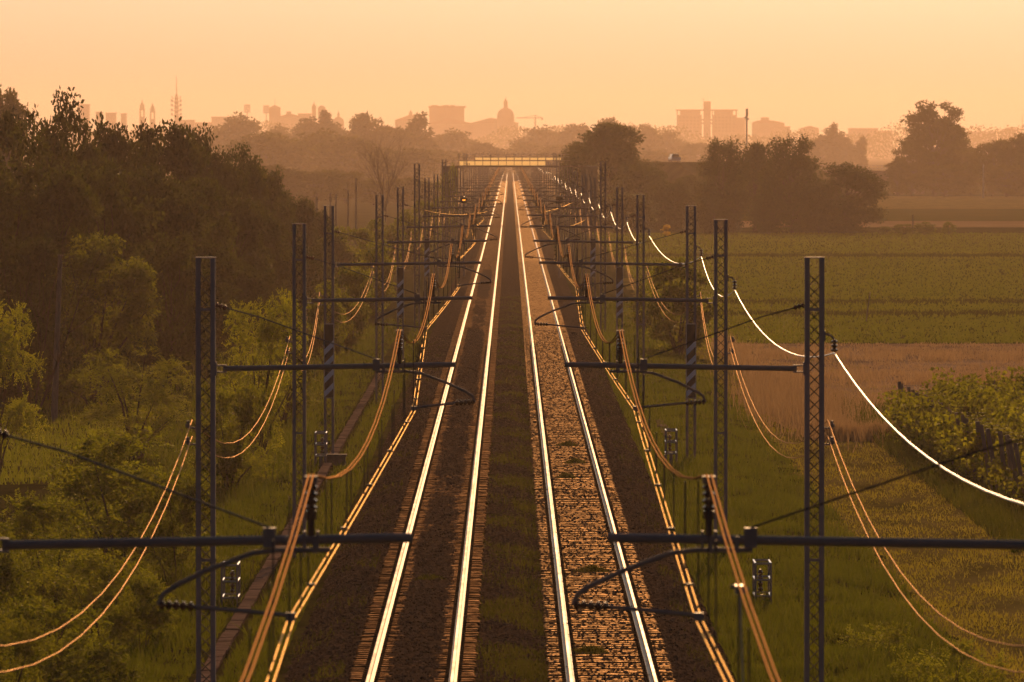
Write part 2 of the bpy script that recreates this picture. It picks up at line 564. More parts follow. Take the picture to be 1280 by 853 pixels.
def stones(name, n, xr, yr, zf, smin, smax, m):
    """loose stones: squashed octahedra"""
    oc = np.array([(1, 0, 0), (-1, 0, 0), (0, 1, 0), (0, -1, 0), (0, 0, 1), (0, 0, -1)], float)
    of = np.array([(0, 2, 4), (2, 1, 4), (1, 3, 4), (3, 0, 4), (2, 0, 5), (1, 2, 5), (3, 1, 5), (0, 3, 5)])
    x = rng.uniform(*xr, n)
    t = rng.uniform(0, 1, n)
    y = yr[0] * (yr[1] / yr[0]) ** t
    z = zf(x, y)
    s = rng.uniform(smin, smax, (n, 1, 1)) * rng.uniform(0.6, 1.2, (n, 6, 1))
    v = oc[None] * s * rng.uniform(0.7, 1.3, (n, 1, 3))
    an = rng.uniform(0, 6.28, n)
    c, sn = np.cos(an)[:, None], np.sin(an)[:, None]
    vx = v[:, :, 0] * c - v[:, :, 1] * sn
    vy = v[:, :, 0] * sn + v[:, :, 1] * c
    v = np.stack([vx + x[:, None], vy + y[:, None], v[:, :, 2] * 0.75 + z[:, None]], -1).reshape(-1, 3)
    f = (of[None] + 6 * np.arange(n)[:, None, None]).reshape(-1, 3)
    return np_mesh(name, v, f, m)


def zb(x, y):
    st = rng.bit_generator.state
    r = ballast_z(x, y, 0.0)
    rng.bit_generator.state = st
    return r


stuff(link('gravel', stones('gravel_on_sleepers', 9000, (.75, 2.95), (128, 420), lambda x, y: np.full(len(x), -.165), 0.02, 0.05, M['stone'])), 'loose brown stones lying on the right sleepers', 'gravel')
stuff(link('gravel', stones('gravel', 52000, (-4.3, 4.3), (125, 420), lambda x, y: zb(x, y) + 0.012, 0.022, 0.05, M['stone'])), 'loose brown stones lying over the track bed', 'gravel')

# ------------------------------------------------------------------ tracks
SLEEP = 0.6
sl = MB()
sl.prism([(-1.16, -.37), (1.16, -.37), (1.15, -.185), (1.12, -.172), (-1.12, -.172), (-1.15, -.185)], -0.13, 0.13)
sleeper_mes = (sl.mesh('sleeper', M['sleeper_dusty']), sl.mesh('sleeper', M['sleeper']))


def rail_mesh(x):
    b = MB()
    w, h = 0.034, 0.0
    prof = [(-.075, -.165), (.075, -.165), (.075, -.152), (.012, -.13), (.012, -.045), (w, -.035), (w, -.006), (w - .010, 0), (-w + .010, 0), (-w, -.006), (-w, -.035), (-.012, -.045), (-.012, -.13), (-.075, -.152)]
    n = len(prof)
    ys = [Y0, 300, 700, 1500, Y1]
    v = [(x + px, y, pz) for y in ys for px, pz in prof]
    for i in range(len(ys) - 1):
        for k in range(n):
            k2 = (k + 1) % n
            b.f.append((i * n + k2, i * n + k, (i + 1) * n + k, (i + 1) * n + k2))
            b.m.append(1 if k in (6, 7, 8) else 0)
    b.v = v
    return b.mesh('rail', [M['rail_side'], M['rail_top']])


nsl = 300
YS0 = 134.0
for ti, (cx, lab) in enumerate(zip(TRK, ('left railway track with ballast heaped between its bright rails', 'right railway track with bare golden sleepers between bright rails'))):
    t = thing('railway_track', lab, 'railway track', (cx, 0, 0), 'the two railway tracks')
    link('rail', rail_mesh(-0.7525), t)
    link('rail', rail_mesh(0.7525), t)
    for k in range(nsl):
        o = link('sleeper', sleeper_mes[ti], t, (random.uniform(-.03, .03), YS0 + k * SLEEP, random.uniform(-.012, .006)))
        o.rotation_euler = (random.gauss(0, .005), random.gauss(0, .004), 0)
    b = MB()
    b2, b3 = MB(), MB()
    for k in range(nsl, 3600):
        y = YS0 + k * SLEEP
        (b if k < 900 else b2 if k < 2100 else b3).box(-1.15, 1.15, y - .13, y + .13, -.3, -.172)
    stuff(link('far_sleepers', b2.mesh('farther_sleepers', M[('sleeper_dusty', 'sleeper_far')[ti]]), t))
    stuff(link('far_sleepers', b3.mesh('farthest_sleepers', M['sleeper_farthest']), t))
    for k in range(0, 40):
        y = YS0 - (k + 1) * SLEEP
        b.box(-1.15, 1.15, y - .13, y + .13, -.3, -.172)
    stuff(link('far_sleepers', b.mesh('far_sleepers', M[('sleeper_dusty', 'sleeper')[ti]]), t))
    b = MB()
    for k in range(-30, 420):
        y = YS0 + k * SLEEP
        for rx in (-.7525, .7525):
            for sg in (-1, 1):
                b.box(rx + sg * .115 - .035, rx + sg * .115 + .035, y - .06, y + .06, -.172, -.125)
    stuff(link('rail_fastenings', b.mesh('rail_fastenings', M['clip']), t))


# ------------------------------------------------------------------ masts with their cantilevers
ZB = -0.6
cache = {}


def cached(key, fn):
    if key not in cache:
        cache[key] = fn()
    return cache[key]


def chord_mesh(H, sg):
    b = MB()
    x0, x1 = (0.085, 0.165) if sg > 0 else (-0.165, -0.085)
    # a channel: web plus two flanges
    web = (x1 - .012, x1) if sg > 0 else (x0, x0 + .012)
    b.box(web[0], web[1], -.11, .11, 0, H)
    fl = (x0, web[0]) if sg > 0 else (web[1], x1)
    b.box(fl[0], fl[1], -.11, -.098, 0, H)
    b.box(fl[0], fl[1], .098, .11, 0, H)
    return b.mesh('chord', M['steel'])


def lacing_mesh(H, ph, y):
    b = MB()
    n = int(H / .213)
    pts = []
    for i in range(n + 1):
        x = .088 if (i + ph) % 2 else -.088
        z = .08 + i * .213
        if z > H - .05:
            break
        pts += [(x, y, z - .022), (x, y, z + .022)]
    b.tube(pts, .014, 4)
    return b.mesh('lacing_rod', M['lacing'])


def ins_profile(n, r0, r1, h):
    p = []
    for i in range(n):
        z = h * i / n
        p += [(r0, z), (r1, z + h / n * .35), (r1, z + h / n * .55), (r0, z + h / n * .8)]
    p += [(r0, h)]
    return p


def horiz_ins(b, p0, p1, n, r0, r1):
    """ribbed insulator between two points"""
    P0, P1 = Vector(p0), Vector(p1)
    pts, rs = [], []
    for i in range(n):
        for f, r in ((0, r0), (.3, r1), (.6, r1), (.85, r0)):
            pts.append(tuple(P0.lerp(P1, (i + f) / n)))
            rs.append(r)
    pts.append(tuple(P1))
    rs.append(r0)
    b.tube(pts, rs, 8)


TIP = {(-1, 'in'): 1.64, (-1, 'out'): 2.08, (1, 'in'): 1.79, (1, 'out'): 2.14}
ZT = 5.77      # tube height above rail
ZC = 5.02      # contact wire
ZM = 6.37      # messenger wire at its support
FEED = 5.53
LINE = 5.42
ORD = ['first', 'second', 'third', 'fourth', 'fifth', 'sixth', 'seventh', 'eighth', 'ninth', 'tenth', 'eleventh', 'twelfth', 'thirteenth', 'fourteenth', 'fifteenth', 'sixteenth', 'seventeenth', 'eighteenth', 'nineteenth', 'twentieth'] + ['twenty-' + q for q in ('first', 'second', 'third', 'fourth', 'fifth', 'sixth', 'seventh', 'eighth', 'ninth')] + ['thirtieth', 'thirty-first']


def board_mesh():
    b = MB()
    w, h = .16, 2.4
    b.box(-w, w, -.012, .012, 0, h, 1)
    b.box(-w + .014, w - .014, -.017, -.0125, .014, h - .014, 0)
    # slanting white bars
    for z in (0.02, 0.47, 0.92, 1.37):
        a = [(-w + .014, z), (w - .014, z + .30), (w - .014, z + .50), (-w + .014, z + .20)]
        b.prism(a, -.022, -.0175, 1)
    return b.mesh('striped_board', [M['black_paint'], M['white_paint']])


def make_mast(s, X, y, H, arm, detail, board, label, group, tilt=0.0):
    """s: -1 left row, +1 right row; X distance from the middle; parts hang on an Empty at the base"""
    mx = s * X
    t = thing('catenary_mast', label, 'catenary mast', (mx, y, ZB), group)
    key = (round(H, 2), s, round(X, 2), arm)
    z0 = -ZB
    if detail:
        for sg in (-1, 1):
            link('chord', cached(('ch', H, sg), lambda: chord_mesh(H, sg)), t)
        link('lacing_rod', cached(('l', H, 0), lambda: lacing_mesh(H, 0, -.10)), t)
        link('lacing_rod', cached(('l', H, 1), lambda: lacing_mesh(H, 1, .10)), t)

        def plate(w, y0, y1, za, zb_):
            def fn():
                b = MB()
                b.box(-w, w, y0, y1, za, zb_)
                return b.mesh('tie_plate', M['steel'])
            return fn
        link('top_plate', cached(('cap', H), plate(.172, -.117, .117, H, H + .02)), t)
        for z in (3.05, H - .9):
            link('tie_plate', cached(('tp', z), plate(.172, -.117, -.111, z, z + .05)), t)
    else:
        def simple():
            b = MB()
            for sg in (-1, 1):
                b.box(sg * .125 - .04, sg * .125 + .04, -.1, .1, 0, H)
            n = int(H / .43)
            for i in range(n):
                b.tube([(-.09, 0, i * .43), (.09, 0, i * .43 + .21), (-.09, 0, i * .43 + .43)], .012, 3)
                b.tube([(.09, .05, i * .43), (-.09, .05, i * .43 + .21), (.09, .05, i * .43 + .43)], .012, 3)
            return b.mesh('lattice_column', M['steel'])
        link('lattice_column', cached(('simp', H), simple), t)
    n6 = 10 if detail else 5
    wx = lambda x: s * x - mx        # distance from the middle (towards the mast positive) -> local x

    def tube():
        b = MB()
        b.tube([(wx(X - .30), 0, z0 + ZT - .035), (wx(.93), 0, z0 + ZT + .035)], .045, n6)
        return b.mesh('bracket_tube', M['tube_steel'])
    link('bracket_tube', cached(('tube', n6) + key, tube), t)
    e_in, hook = (1.64, .60) if arm == 'in' else (2.32, 3.33)
    tip = TIP[(s, arm)]

    def steady():
        b = MB()
        a0 = 1.95 if arm == 'in' else 2.05
        sg = 1 if arm == 'out' else -1
        z = z0 + 5.69
        b.tube([(wx(a0 - sg * .35), -.02, z), (wx(e_in - sg * .12), -.02, z), (wx(e_in + sg * .12), -.02, z - .03), (wx(e_in + sg * .55), -.02, z - .19), (wx(hook - sg * .16), -.02, z - .34), (wx(hook - sg * .04), -.02, z - .42), (wx(hook), -.02, z - .52)], .026, 8 if detail else 4)
        if detail:
            for xx in (a0 - sg * .2, a0 + sg * .05):
                b.box(wx(xx) - .02, wx(xx) + .02, -.055, .055, z - .03, z + .13)
        return b.mesh('steady_arm', M['tube_steel'])
    link('steady_arm', cached(('st', n6) + key, steady), t)

    def reg():
        b = MB()
        a = 0.34 if arm == 'in' else -.34
        b.tube([(wx(hook + a), -.02, z0 + 5.15), (wx(tip), -.02, z0 + ZC + .05)], .02, 6 if detail else 4)
        b.box(wx(tip) - .045, wx(tip) + .045, -.06, .03, z0 + ZC - .01, z0 + ZC + .075)
        return b.mesh('registration_arm', M['tube_steel'])
    link('registration_arm', cached(('reg', n6) + key, reg), t)
    if not detail:
        return t

    def arm_ins():
        b = MB()
        a = 0.34 if arm == 'in' else -.34
        horiz_ins(b, (wx(hook), -.02, z0 + 5.17), (wx(hook + a), -.02, z0 + 5.15), 5, .02, .048)
        return b.mesh('arm_insulator', M['porcelain'])
    link('arm_insulator', cached(('ai',) + key, arm_ins), t)

    def post_ins():
        b = MB()
        b.lathe((wx(1.885), 0, z0 + ZT + .05), [(.035, 0), (.035, .16), (.055, .16), (.055, .24)] + [(r, z + .24) for r, z in ins_profile(4, .035, .062, .26)], 10)
        return b.mesh('insulator', M['porcelain'])
    link('insulator', cached(('pi',) + key, post_ins), t)

    def small(name, x0, x1, yy, za, zb_):
        def fn():
            b = MB()
            b.box(wx(1.885) + x0, wx(1.885) + x1, -yy, yy, z0 + za, z0 + zb_)
            return b.mesh(name, M['tube_steel'])
        return fn
    link('wire_saddle', cached(('sa',) + key, small('wire_saddle', -.06, .06, .07, ZT + .55, ZT + .62)), t)
    link('strap', cached(('s1',) + key, small('strap', -.075, -.05, .05, ZT - .06, ZT + .10)), t)
    link('strap', cached(('s2',) + key, small('strap', .05, .075, .05, ZT - .06, ZT + .10)), t)

    def stay_clip():
        b = MB()
        b.box(wx(2.28) - .06, wx(2.28) + .06, -.06, .06, z0 + ZT - .06, z0 + ZT + .13)
        return b.mesh('stay_clip', M['tube_steel'])
    link('stay_clip', cached(('s3',) + key, stay_clip), t)

    def clamp():
        b = MB()
        for dz in (-.055, .055):
            b.box(min(wx(X - .17), wx(X - .36)), max(wx(X - .17), wx(X - .36)), -.05, .05, z0 + ZT - .035 + dz - .012, z0 + ZT - .035 + dz + .012)
        b.box(min(wx(X - .165), wx(X - .19)), max(wx(X - .165), wx(X - .19)), -.07, .07, z0 + ZT - .15, z0 + ZT + .08)
        return b.mesh('tube_clamp', M['steel'])
    link('tube_clamp', cached(('cl',) + key, clamp), t)

    def stay():
        b = MB()
        b.tube([(wx(X - .32), 0, z0 + 6.78), (wx(X - .9), 0, z0 + 6.62), (wx(2.28), 0, z0 + ZT + .13)], .012, 5)
        return b.mesh('stay_wire', M['darkwire'])
    link('stay_wire', cached(('sw',) + key, stay), t)

    def stay_ins():
        b = MB()
        horiz_ins(b, (wx(X - .17), 0, z0 + 6.82), (wx(X - .36), 0, z0 + 6.77), 3, .02, .05)
        return b.mesh('stay_insulator', M['porcelain'])
    link('stay_insulator', cached(('si',) + key, stay_ins), t)

    def line_br(z):
        def fn():
            b = MB()
            b.box(min(wx(X + .15), wx(max(LINE, X + .3))), max(wx(X + .15), wx(max(LINE, X + .3))), -.02, .02, z0 + z - .03, z0 + z)
            b.lathe((wx(max(LINE, X + .3)), 0, z0 + z), [(.02, -.02), (.045, 0), (.045, .05), (.025, .06), (.03, .11)], 8)
            return b.mesh('line_bracket', M['tube_steel'])
        return fn
    for z in (4.84, 4.56):
        link('line_bracket', cached(('lb', z) + key, line_br(z - .1)), t)
    if s > 0:
        fx = FEED if X < 5.5 else X + .33

        def fbr():
            b = MB()
            b.tube([(wx(X + .15), 0, z0 + 6.30), (wx(fx - .16), 0, z0 + 6.33), (wx(fx - .06), 0, z0 + 6.30), (wx(fx), 0, z0 + 6.24)], .018, 6)
            b.box(wx(X + .16) - .03, wx(X + .16) + .03, -.06, .06, z0 + 6.22, z0 + 6.38)
            return b.mesh('feeder_bracket', M['tube_steel'])
        link('feeder_bracket', cached(('fb',) + key, fbr), t)

        def fins():
            b = MB()
            b.lathe((wx(fx), 0, z0 + 6.02), ins_profile(3, .025, .06, .22), 8)
            return b.mesh('feeder_insulator', M['porcelain'])
        link('feeder_insulator', cached(('fi',) + key, fins), t)
    if board:
        link('striped_board', cached('board', board_mesh), t, (0, -.135, z0 + 1.44))
    return t


# spans from the camera at which masts stand
DS = [1.25 + i for i in range(31)]
tall = {(-1, 6): 1.0, (-1, 9): .95, (-1, 14): 1.2, (1, 6): 1.0, (1, 13): .9, (1, 14): 1.2}
for s, side in ((-1, 'left'), (1, 'right')):
    for i, d in enumerate(DS):
        y = d * SPAN
        X = 5.83 if i == 3 else 5.32 if (i == 0 and s > 0) else 5.14 + (0.05 if i % 3 else -.03)
        H = 8.22 + tall.get((s, i), 0) + (.1 if (i % 4 == 2 and s > 0) else 0)
        arm = ('in' if i % 2 == 0 else 'out') if s > 0 else ('out' if i % 2 == 0 else 'in')
        board = i in (3, 5, 7)
        if i == 0:
            lab = 'lattice mast nearest the camera in the %s row, carrying the lowest cantilever tube' % side
        elif i < 12:
            bits = []
            if board:
                bits.append('with striped board')
            if (s, i) in tall:
                bits.append('taller than its neighbours')
            lab = 'steel lattice mast, %s of the %s row from the camera%s' % (ORD[i], side, (', ' + ' and '.join(bits)) if bits else '')
        else:
            lab = 'small hazy lattice mast, %s of the %s row from the camera' % (ORD[i], side)
        make_mast(s, X, y, H, arm, i < 12, board, lab, 'catenary masts in the %s row' % side)


# ------------------------------------------------------------------ wires
def span_pts(xf, zf, sag, i0, i1, seg=10):
    """polyline through supports i0..i1 with a parabolic sag in each span"""
    pts = []
    D = [0.25 + k for k in range(33)]
    for k in range(i0, i1):
        xa, xb = xf(k), xf(k + 1)
        za, zb_ = zf(k), zf(k + 1)
        for j in range(seg):
            t = j / seg
            pts.append((xa + (xb - xa) * t, (D[k] + t) * SPAN, za + (zb_ - za) * t - 4 * sag * t * (1 - t)))
    pts.append((xf(i1), D[i1] * SPAN, zf(i1)))
    return pts


def wire_me(name, pts, r, m, n=6):
    b = MB()
    b.tube(pts, r, n)
    return b.mesh(name, m, True)


# support index k: 0 is at 0.25 spans (below the frame), mast i stands at support i + 1
def arm_of(s, k):
    i = k - 1
    return ('in' if i % 2 == 0 else 'out') if s > 0 else ('out' if i % 2 == 0 else 'in')


SAG = 0.80
drop_unit = MB()
drop_unit.tube([(0, 0, 0), (0, 0, 1)], 0.010, 4)
drop_me = drop_unit.mesh('dropper', M['darkwire'])
NEND = 32
for s, side in ((-1, 'left'), (1, 'right')):
    t = thing('overhead_line', 'twin copper contact wires hung from twin carrier wires above the %s track' % side, 'overhead wires', (0, 0, 0), 'overhead lines above the tracks')
    for off in (-.022, .022):
        link('messenger_wire', wire_me('messenger_wire', span_pts(lambda k: s * 1.885 + off, lambda k: ZM + .03, SAG, 0, NEND), .0105, M['copper_old']), t)
    for off in (-.03, .03):
        link('contact_wire', wire_me('contact_wire', span_pts(lambda k: s * TIP[(s, arm_of(s, k))] + off, lambda k: ZC, .03, 0, NEND, 4), .0095, M['copper']), t)
    for k in range(0, 11):
        for j in range(15):
            tt = (j + .5) / 15
            y = (0.25 + k + tt) * SPAN
            if y < 55:
                continue
            zm = ZM - 4 * SAG * tt * (1 - tt)
            off = -.03 if j % 2 else .03
            xc = s * (TIP[(s, arm_of(s, k))] * (1 - tt) + TIP[(s, arm_of(s, k + 1))] * tt) + off
            o = link('dropper', drop_me, t, (xc, y, ZC), 0, (1, 1, zm - ZC))
    b = MB()
    for k in range(1, 24):
        for j in range(5):
            y = (0.25 + k + (j + .5) / 5) * SPAN
            tt = (j + .5) / 5
            xc = s * (TIP[(s, arm_of(s, k))] * (1 - tt) + TIP[(s, arm_of(s, k + 1))] * tt)
            b.box(xc - .042, xc + .042, y - .03, y + .03, ZC - .012, ZC + .022)
    stuff(link('wire_clips', b.mesh('wire_clips', M['darkwire']), t))


def feed_x(k):
    return 6.16 if k == 4 else FEED


fw = wire_me('feeder_wire', span_pts(feed_x, lambda k: 6.0, .60, 0, NEND, 14), .0125, M['alu'], 8)
tag(link('feeder_wire', fw), 'thick pale aluminium feeder wire outside the right masts', 'wire')
for s, side in ((-1, 'left'), (1, 'right')):
    for z, w in ((4.86, 'upper'), (4.58, 'lower')):
        me = wire_me('line_wire', span_pts(lambda k: s * (6.13 if k == 4 else LINE), lambda k: z, 1.28, 0, NEND, 12), .0075, M['copper_thin'])
        tag(link('line_wire', me), '%s of the two thin sagging wires outside the %s masts' % (w, side), 'wire', 'thin line wires outside the masts')


def anchor_wire(pa, pb, sag, label):
    pts = []
    for j in range(11):
        t = j / 10
        pts.append(tuple(pa[i] + (pb[i] - pa[i]) * t - (4 * sag * t * (1 - t) if i == 2 else 0) for i in range(3)))
    b = MB()
    b.tube(pts, .018, 6)
    tag(link('anchor_wire', b.mesh('anchor_wire', M['copper'], True)), label, 'wire', 'slanting anchor wires')


anchor_wire((-5.0, 7.25 * SPAN, 6.15), (-1.45, 8.25 * SPAN, 5.5), .25, 'slanting golden wire tied to the seventh left mast')
anchor_wire((-5.05, 11.25 * SPAN, 5.5), (-2.45, 10.25 * SPAN, 5.45), .35, 'slanting golden wire crossing left of the amber signal')
anchor_wire((2.05, 9.25 * SPAN, 4.95), (4.95, 10.25 * SPAN, 5.3), .12, 'slanting golden wire tied to the tenth right mast')
anchor_wire((2.5, 7.25 * SPAN, 5.25), (4.7, 8.25 * SPAN, 5.0), .2, 'slanting golden wire between the seventh and eighth right masts')


# ------------------------------------------------------------------ grass, weeds, crops: real blades
def blades(name, x, y, z, h, w, m, lean=0.35):
    n = len(x)
    h = np.broadcast_to(h, n) * rng.uniform(0.5, 1.25, n) * (1 + .45 * np.sin(x * 1.9 + 2 * np.sin(y * .23)) * np.sin(y * .61 + 1.4 * np.sin(x * .8)))
    w = np.broadcast_to(w, n) * rng.uniform(0.7, 1.3, n)
    an = rng.uniform(-.9, .9, n)
    dx, dy = np.cos(an) * w / 2, np.sin(an) * w / 2
    lx, ly = rng.normal(0, lean, n) * h, rng.normal(0, lean, n) * h
    v = np.empty((n, 3, 3))
    v[:, 0] = np.stack([x - dx, y - dy, z - .02], 1)
    v[:, 1] = np.stack([x + dx, y + dy, z - .02], 1)
    v[:, 2] = np.stack([x + lx, y + ly, z + h], 1)
    f = np.arange(3 * n).reshape(n, 3)
    return np_mesh(name, v.reshape(-1, 3), f, m)


def scatter(n, xr, yr, patch=None):
    """even in the picture: denser near the camera"""
    x = rng.uniform(xr[0], xr[1], n)
    t = rng.uniform(0, 1, n)
    y = 1.0 / (1 / yr[0] + (1 / yr[1] - 1 / yr[0]) * t)
    if patch:
        k = (np.sin(x * 2.1 + 1.3 * np.sin(y * .31)) + np.sin(y * .47 + 2 * np.sin(x * 1.3)) + rng.normal(0, .8, n)) > patch
        x, y = x[k], y[k]
    return x, y


x, y = scatter(120000, (-15, -4.5), (118, 460))
k = ~((x < -5.5) & (x > -6.05) & (y > 130))
x, y = x[k], y[k]
stuff(link('verge_grass', blades('verge_grass', x, y, tz(x, y), np.where(x < -7, .34, .22), .035, M['blade_dark'])), 'rough green grass on the left bank beside the cable path', 'grass')
x, y = scatter(90000, (4.3, 9.3), (118, 520))
stuff(link('verge_grass', blades('verge_grass2', x, y, tz(x, y), .26, .035, M['blade_dark'])), 'dark green grass on the bank below the right masts', 'grass')
x, y = scatter(60000, (-40, -15), (270, 700))
stuff(link('meadow_grass', blades('meadow_grass', x, y, tz(x, y), .35, .055, M['blade'])), 'overgrown meadow grass before the dark wood', 'grass')
x, y = scatter(46000, (-.85, .9), (125, 520), .35)
stuff(link('track_weeds', blades('track_weeds', x, y, zb(x, y), .10, .03, M['weed'])), 'low olive weeds along the gap between the two tracks', 'weeds')
x, y = scatter(14000, (-4.5, -3.1), (125, 420), .75)
stuff(link('shoulder_weeds', blades('shoulder_weeds', x, y, zb(x, y), .09, .03, M['weed'])), 'low olive weeds on the left ballast shoulder', 'weeds')
x, y = scatter(9000, (3.4, 4.5), (125, 420), 1.2)
stuff(link('shoulder_weeds', blades('shoulder_weeds2', x, y, zb(x, y), .09, .03, M['weed'])), 'sparse weeds on the right ballast shoulder', 'weeds')
x, y = scatter(90000, (8.8, 17), (125, 560), -.9)
stuff(link('short_grass', blades('short_grass', x, y, np.full(len(x), ZR + .03), .08, .035, M['blade_mown'])), 'short mown grass of the farm track', 'grass')
x, y = scatter(70000, (11.0, 34), (yw0 - 2, yw1), -.6)
k = x > 11.0 + .9 * np.sin(y * .11)
x, y = x[k], y[k]
stuff(link('wheat_stalks', blades('wheat_stalks', x, y, np.full(len(x), ZR + .05), np.where(np.sin(y * .16 + .05 * x) > .3, .40, .12), .045, M['blade_dry'])), 'dry brown wheat stalks in bands across the strip', 'wheat')
x, y = scatter(90000, (10, 66), (yw1 + 1, yg1))
stuff(link('crop', blades('crop', x, y, np.full(len(x), ZR + .04), .17, .13, M['blade_crop'])), 'low green crop covering the wide right field', 'crop')
for yc, hh in ((12.75 * SPAN, .5), (8.95 * SPAN, .36), (8.3 * SPAN, .4)):
    n = 5000
    x = rng.uniform(10, 60, n)
    y = yc + rng.normal(0, 3.0, n)
    stuff(link('crop_row', blades('crop_row', x, y, np.full(n, ZR + .04), hh * .6, .16, M['weed'])), 'darker line of taller crop crossing the green field', 'crop', )
n = 5000
x = 10.9 + rng.normal(0, .8, n) + rng.exponential(.6, n)
y = rng.normal(5.3 * SPAN, 14, n)
stuff(link('tall_dry_grass', blades('tall_dry_grass', x, y, np.full(n, ZR), .95, .03, M['blade_dry'], .2)), 'tall pale dry grass at the corner of the wheat strip', 'grass')
x, y = scatter(16000, (13.0, 17.5), (205, 320))
stuff(link('rank_grass', blades('rank_grass', x, y, np.full(len(x), ZR), .42, .05, M['blade_dark'], .4)), 'rank dark grass under the vines', 'grass')

n = 9000
t_ = rng.uniform(0, 1, n)
x = np.where(t_ < .6, 11.2 + rng.normal(0, .25, n), 11.2 + (t_ - .6) / .4 * 9)
y = np.where(t_ < .6, yw0 + (yw1 - yw0) * t_ / .6, yw0 + rng.normal(0, .5, n))
stuff(link('wheat_edge', blades('wheat_edge', x, y, np.full(n, ZR + .03), .6, .04, M['blade_dry'], .2)), 'standing edge of the dry wheat strip along the mown track', 'wheat')

# weed tufts growing between the rails
for i, (px, py, d, wd, lab) in enumerate((
        (709, 558, 0, .42, 'round green weed tuft between the right rails, beyond the second cantilever tube'),
        (719, 580, 0, .38, 'green weed tuft between the right rails, the middle one of three close together'),
        (708, 598, 0, .30, 'small weed tuft between the right rails, nearest of three close together'),
        (739, 716, 0, .45, 'green weed tuft between the right rails beside the first right steady arm'),
        (738, 818, 0, .40, 'low flat weed tuft between the right rails near the bottom edge'),
        (538, 728, 0, .45, 'dark weed tuft between the left rails below the first cantilever tube'))):
    d = gd(py, CAMZ + .2)
    X0, Y_, _ = W(px, py, d)
    n = 700
    a = rng.uniform(0, 6.28, n)
    rr = wd * rng.uniform(0, 1, n) ** .7
    xx, yy = rr * np.cos(a), rr * np.sin(a) * 2.2
    tag(link('weed_tuft', blades('weed_tuft', xx, yy, np.zeros(n), .16 * (1.15 - rr / wd), .06, M['weed'], .5), None, (X0, Y_, -.2)), lab, 'weed')


# ------------------------------------------------------------------ trees and shrubs
def unit(v):
    return v / np.maximum(np.linalg.norm(v, axis=-1, keepdims=True), 1e-9)


def leaf_quads(C, A, L, Wd):
    n = len(C)
    B = unit(np.cross(A, unit(rng.normal(0, 1, (n, 3)))))
    L = np.broadcast_to(L, n)[:, None]
    Wd = np.broadcast_to(Wd, n)[:, None]
    v = np.empty((n, 4, 3))
    v[:, 0] = C
    v[:, 1] = C + A * L * .5 + B * Wd * .5
    v[:, 2] = C + A * L
    v[:, 3] = C + A * L * .5 - B * Wd * .5
    return v.reshape(-1, 3)


def quads_mesh(name, v, m):
    return np_mesh(name, v, np.arange(len(v)).reshape(-1, 4), m)


def cloud(clumps, n, L, asp, droop=.25):
    """single leaves in clumps; clumps: (centre, radii)"""
    c = np.array([q[0] for q in clumps])
    r = np.array([q[1] for q in clumps])
    w = (r.prod(1)) ** (2 / 3.)
    idx = rng.choice(len(c), n, p=w / w.sum())
    u = unit(rng.normal(0, 1, (n, 3)))
    t = rng.uniform(0, 1, n) ** .42
    lump = 1 + .22 * np.sin(u[:, 0] * 5 + idx) * np.sin(u[:, 1] * 6 + 2 * idx) + rng.normal(0, .10, n)
    P = c[idx] + u * r[idx] * (t * lump)[:, None]
    A = unit(u * .7 + rng.normal(0, .7, (n, 3)) + np.array([0, 0, -droop]))
    LL = L * rng.uniform(.6, 1.3, n)
    return leaf_quads(P, A, LL, LL * asp)


def sprays(clumps, n, L, nl, ll, lw):
    """feathery compound leaves: nl pairs of leaflets along each stalk"""
    c = np.array([q[0] for q in clumps])
    r = np.array([q[1] for q in clumps])
    w = (r.prod(1)) ** (2 / 3.)
    idx = rng.choice(len(c), n, p=w / w.sum())
    u = unit(rng.normal(0, 1, (n, 3)))
    u[:, 2] = np.abs(u[:, 2]) * .9 - .25
    t = rng.uniform(0, 1, n) ** .4
    P = c[idx] + u * r[idx] * t[:, None]
    A = unit(u * .9 + rng.normal(0, .5, (n, 3)))
    B = unit(np.cross(A, np.array([0, 0, 1.0]) + rng.normal(0, .35, (n, 3))))
    out = []
    Ls = L * rng.uniform(.6, 1.25, n)
    for k in range(nl):
        f = (k + .6) / nl
        base = P + A * (Ls * f)[:, None]
        base[:, 2] -= .25 * Ls * f * f
        for sgn in (-1, 1):
            ax = unit(B * sgn * .9 + A * .45 + rng.normal(0, .16, (n, 3)))
            s = 1 - .45 * abs(f - .45)
            out.append(leaf_quads(base, ax, ll * s, lw * s))
    return np.concatenate(out)


def crown_clumps(H, Rw, zb, n, rc, shape):
    cl = []
    for i in range(n):
        u = unit(rng.normal(0, 1, 3))
        t = rng.uniform(.35, 1) ** .6
        if shape == 'tall':
            z = H * (zb + (1 - zb) * (i + .5) / n)
            f = (z / H - zb) / (1 - zb)
            rad = Rw * (math.sin(math.pi * min(.97, .12 + .80 * f)) ** .7)
            a = rng.uniform(0, 6.28)
            q = rng.uniform(.1, .75)
            cl.append((np.array([rad * q * math.cos(a), rad * q * math.sin(a), z]), np.array([rad * .5, rad * .5, H / n * 2.2]) * rng.uniform(.8, 1.2)))
            continue
        zc = H * (zb + 1) / 2
        q_ = np.sign(u) * np.abs(u) ** .9
        p = np.array([q_[0] * Rw * t, q_[1] * Rw * t, zc + q_[2] * H * (1 - zb) / 2 * t])
        if shape == 'open':
            p[:2] *= .75 + .5 * (p[2] / H)
        r = rc * rng.uniform(.6, 1.25)
        p[:2] *= max(.2, 1 - r / Rw * .6)
        p[2] = min(p[2], H - r * .75)
        cl.append((p, np.array([r, r, r * .75])))
    return cl


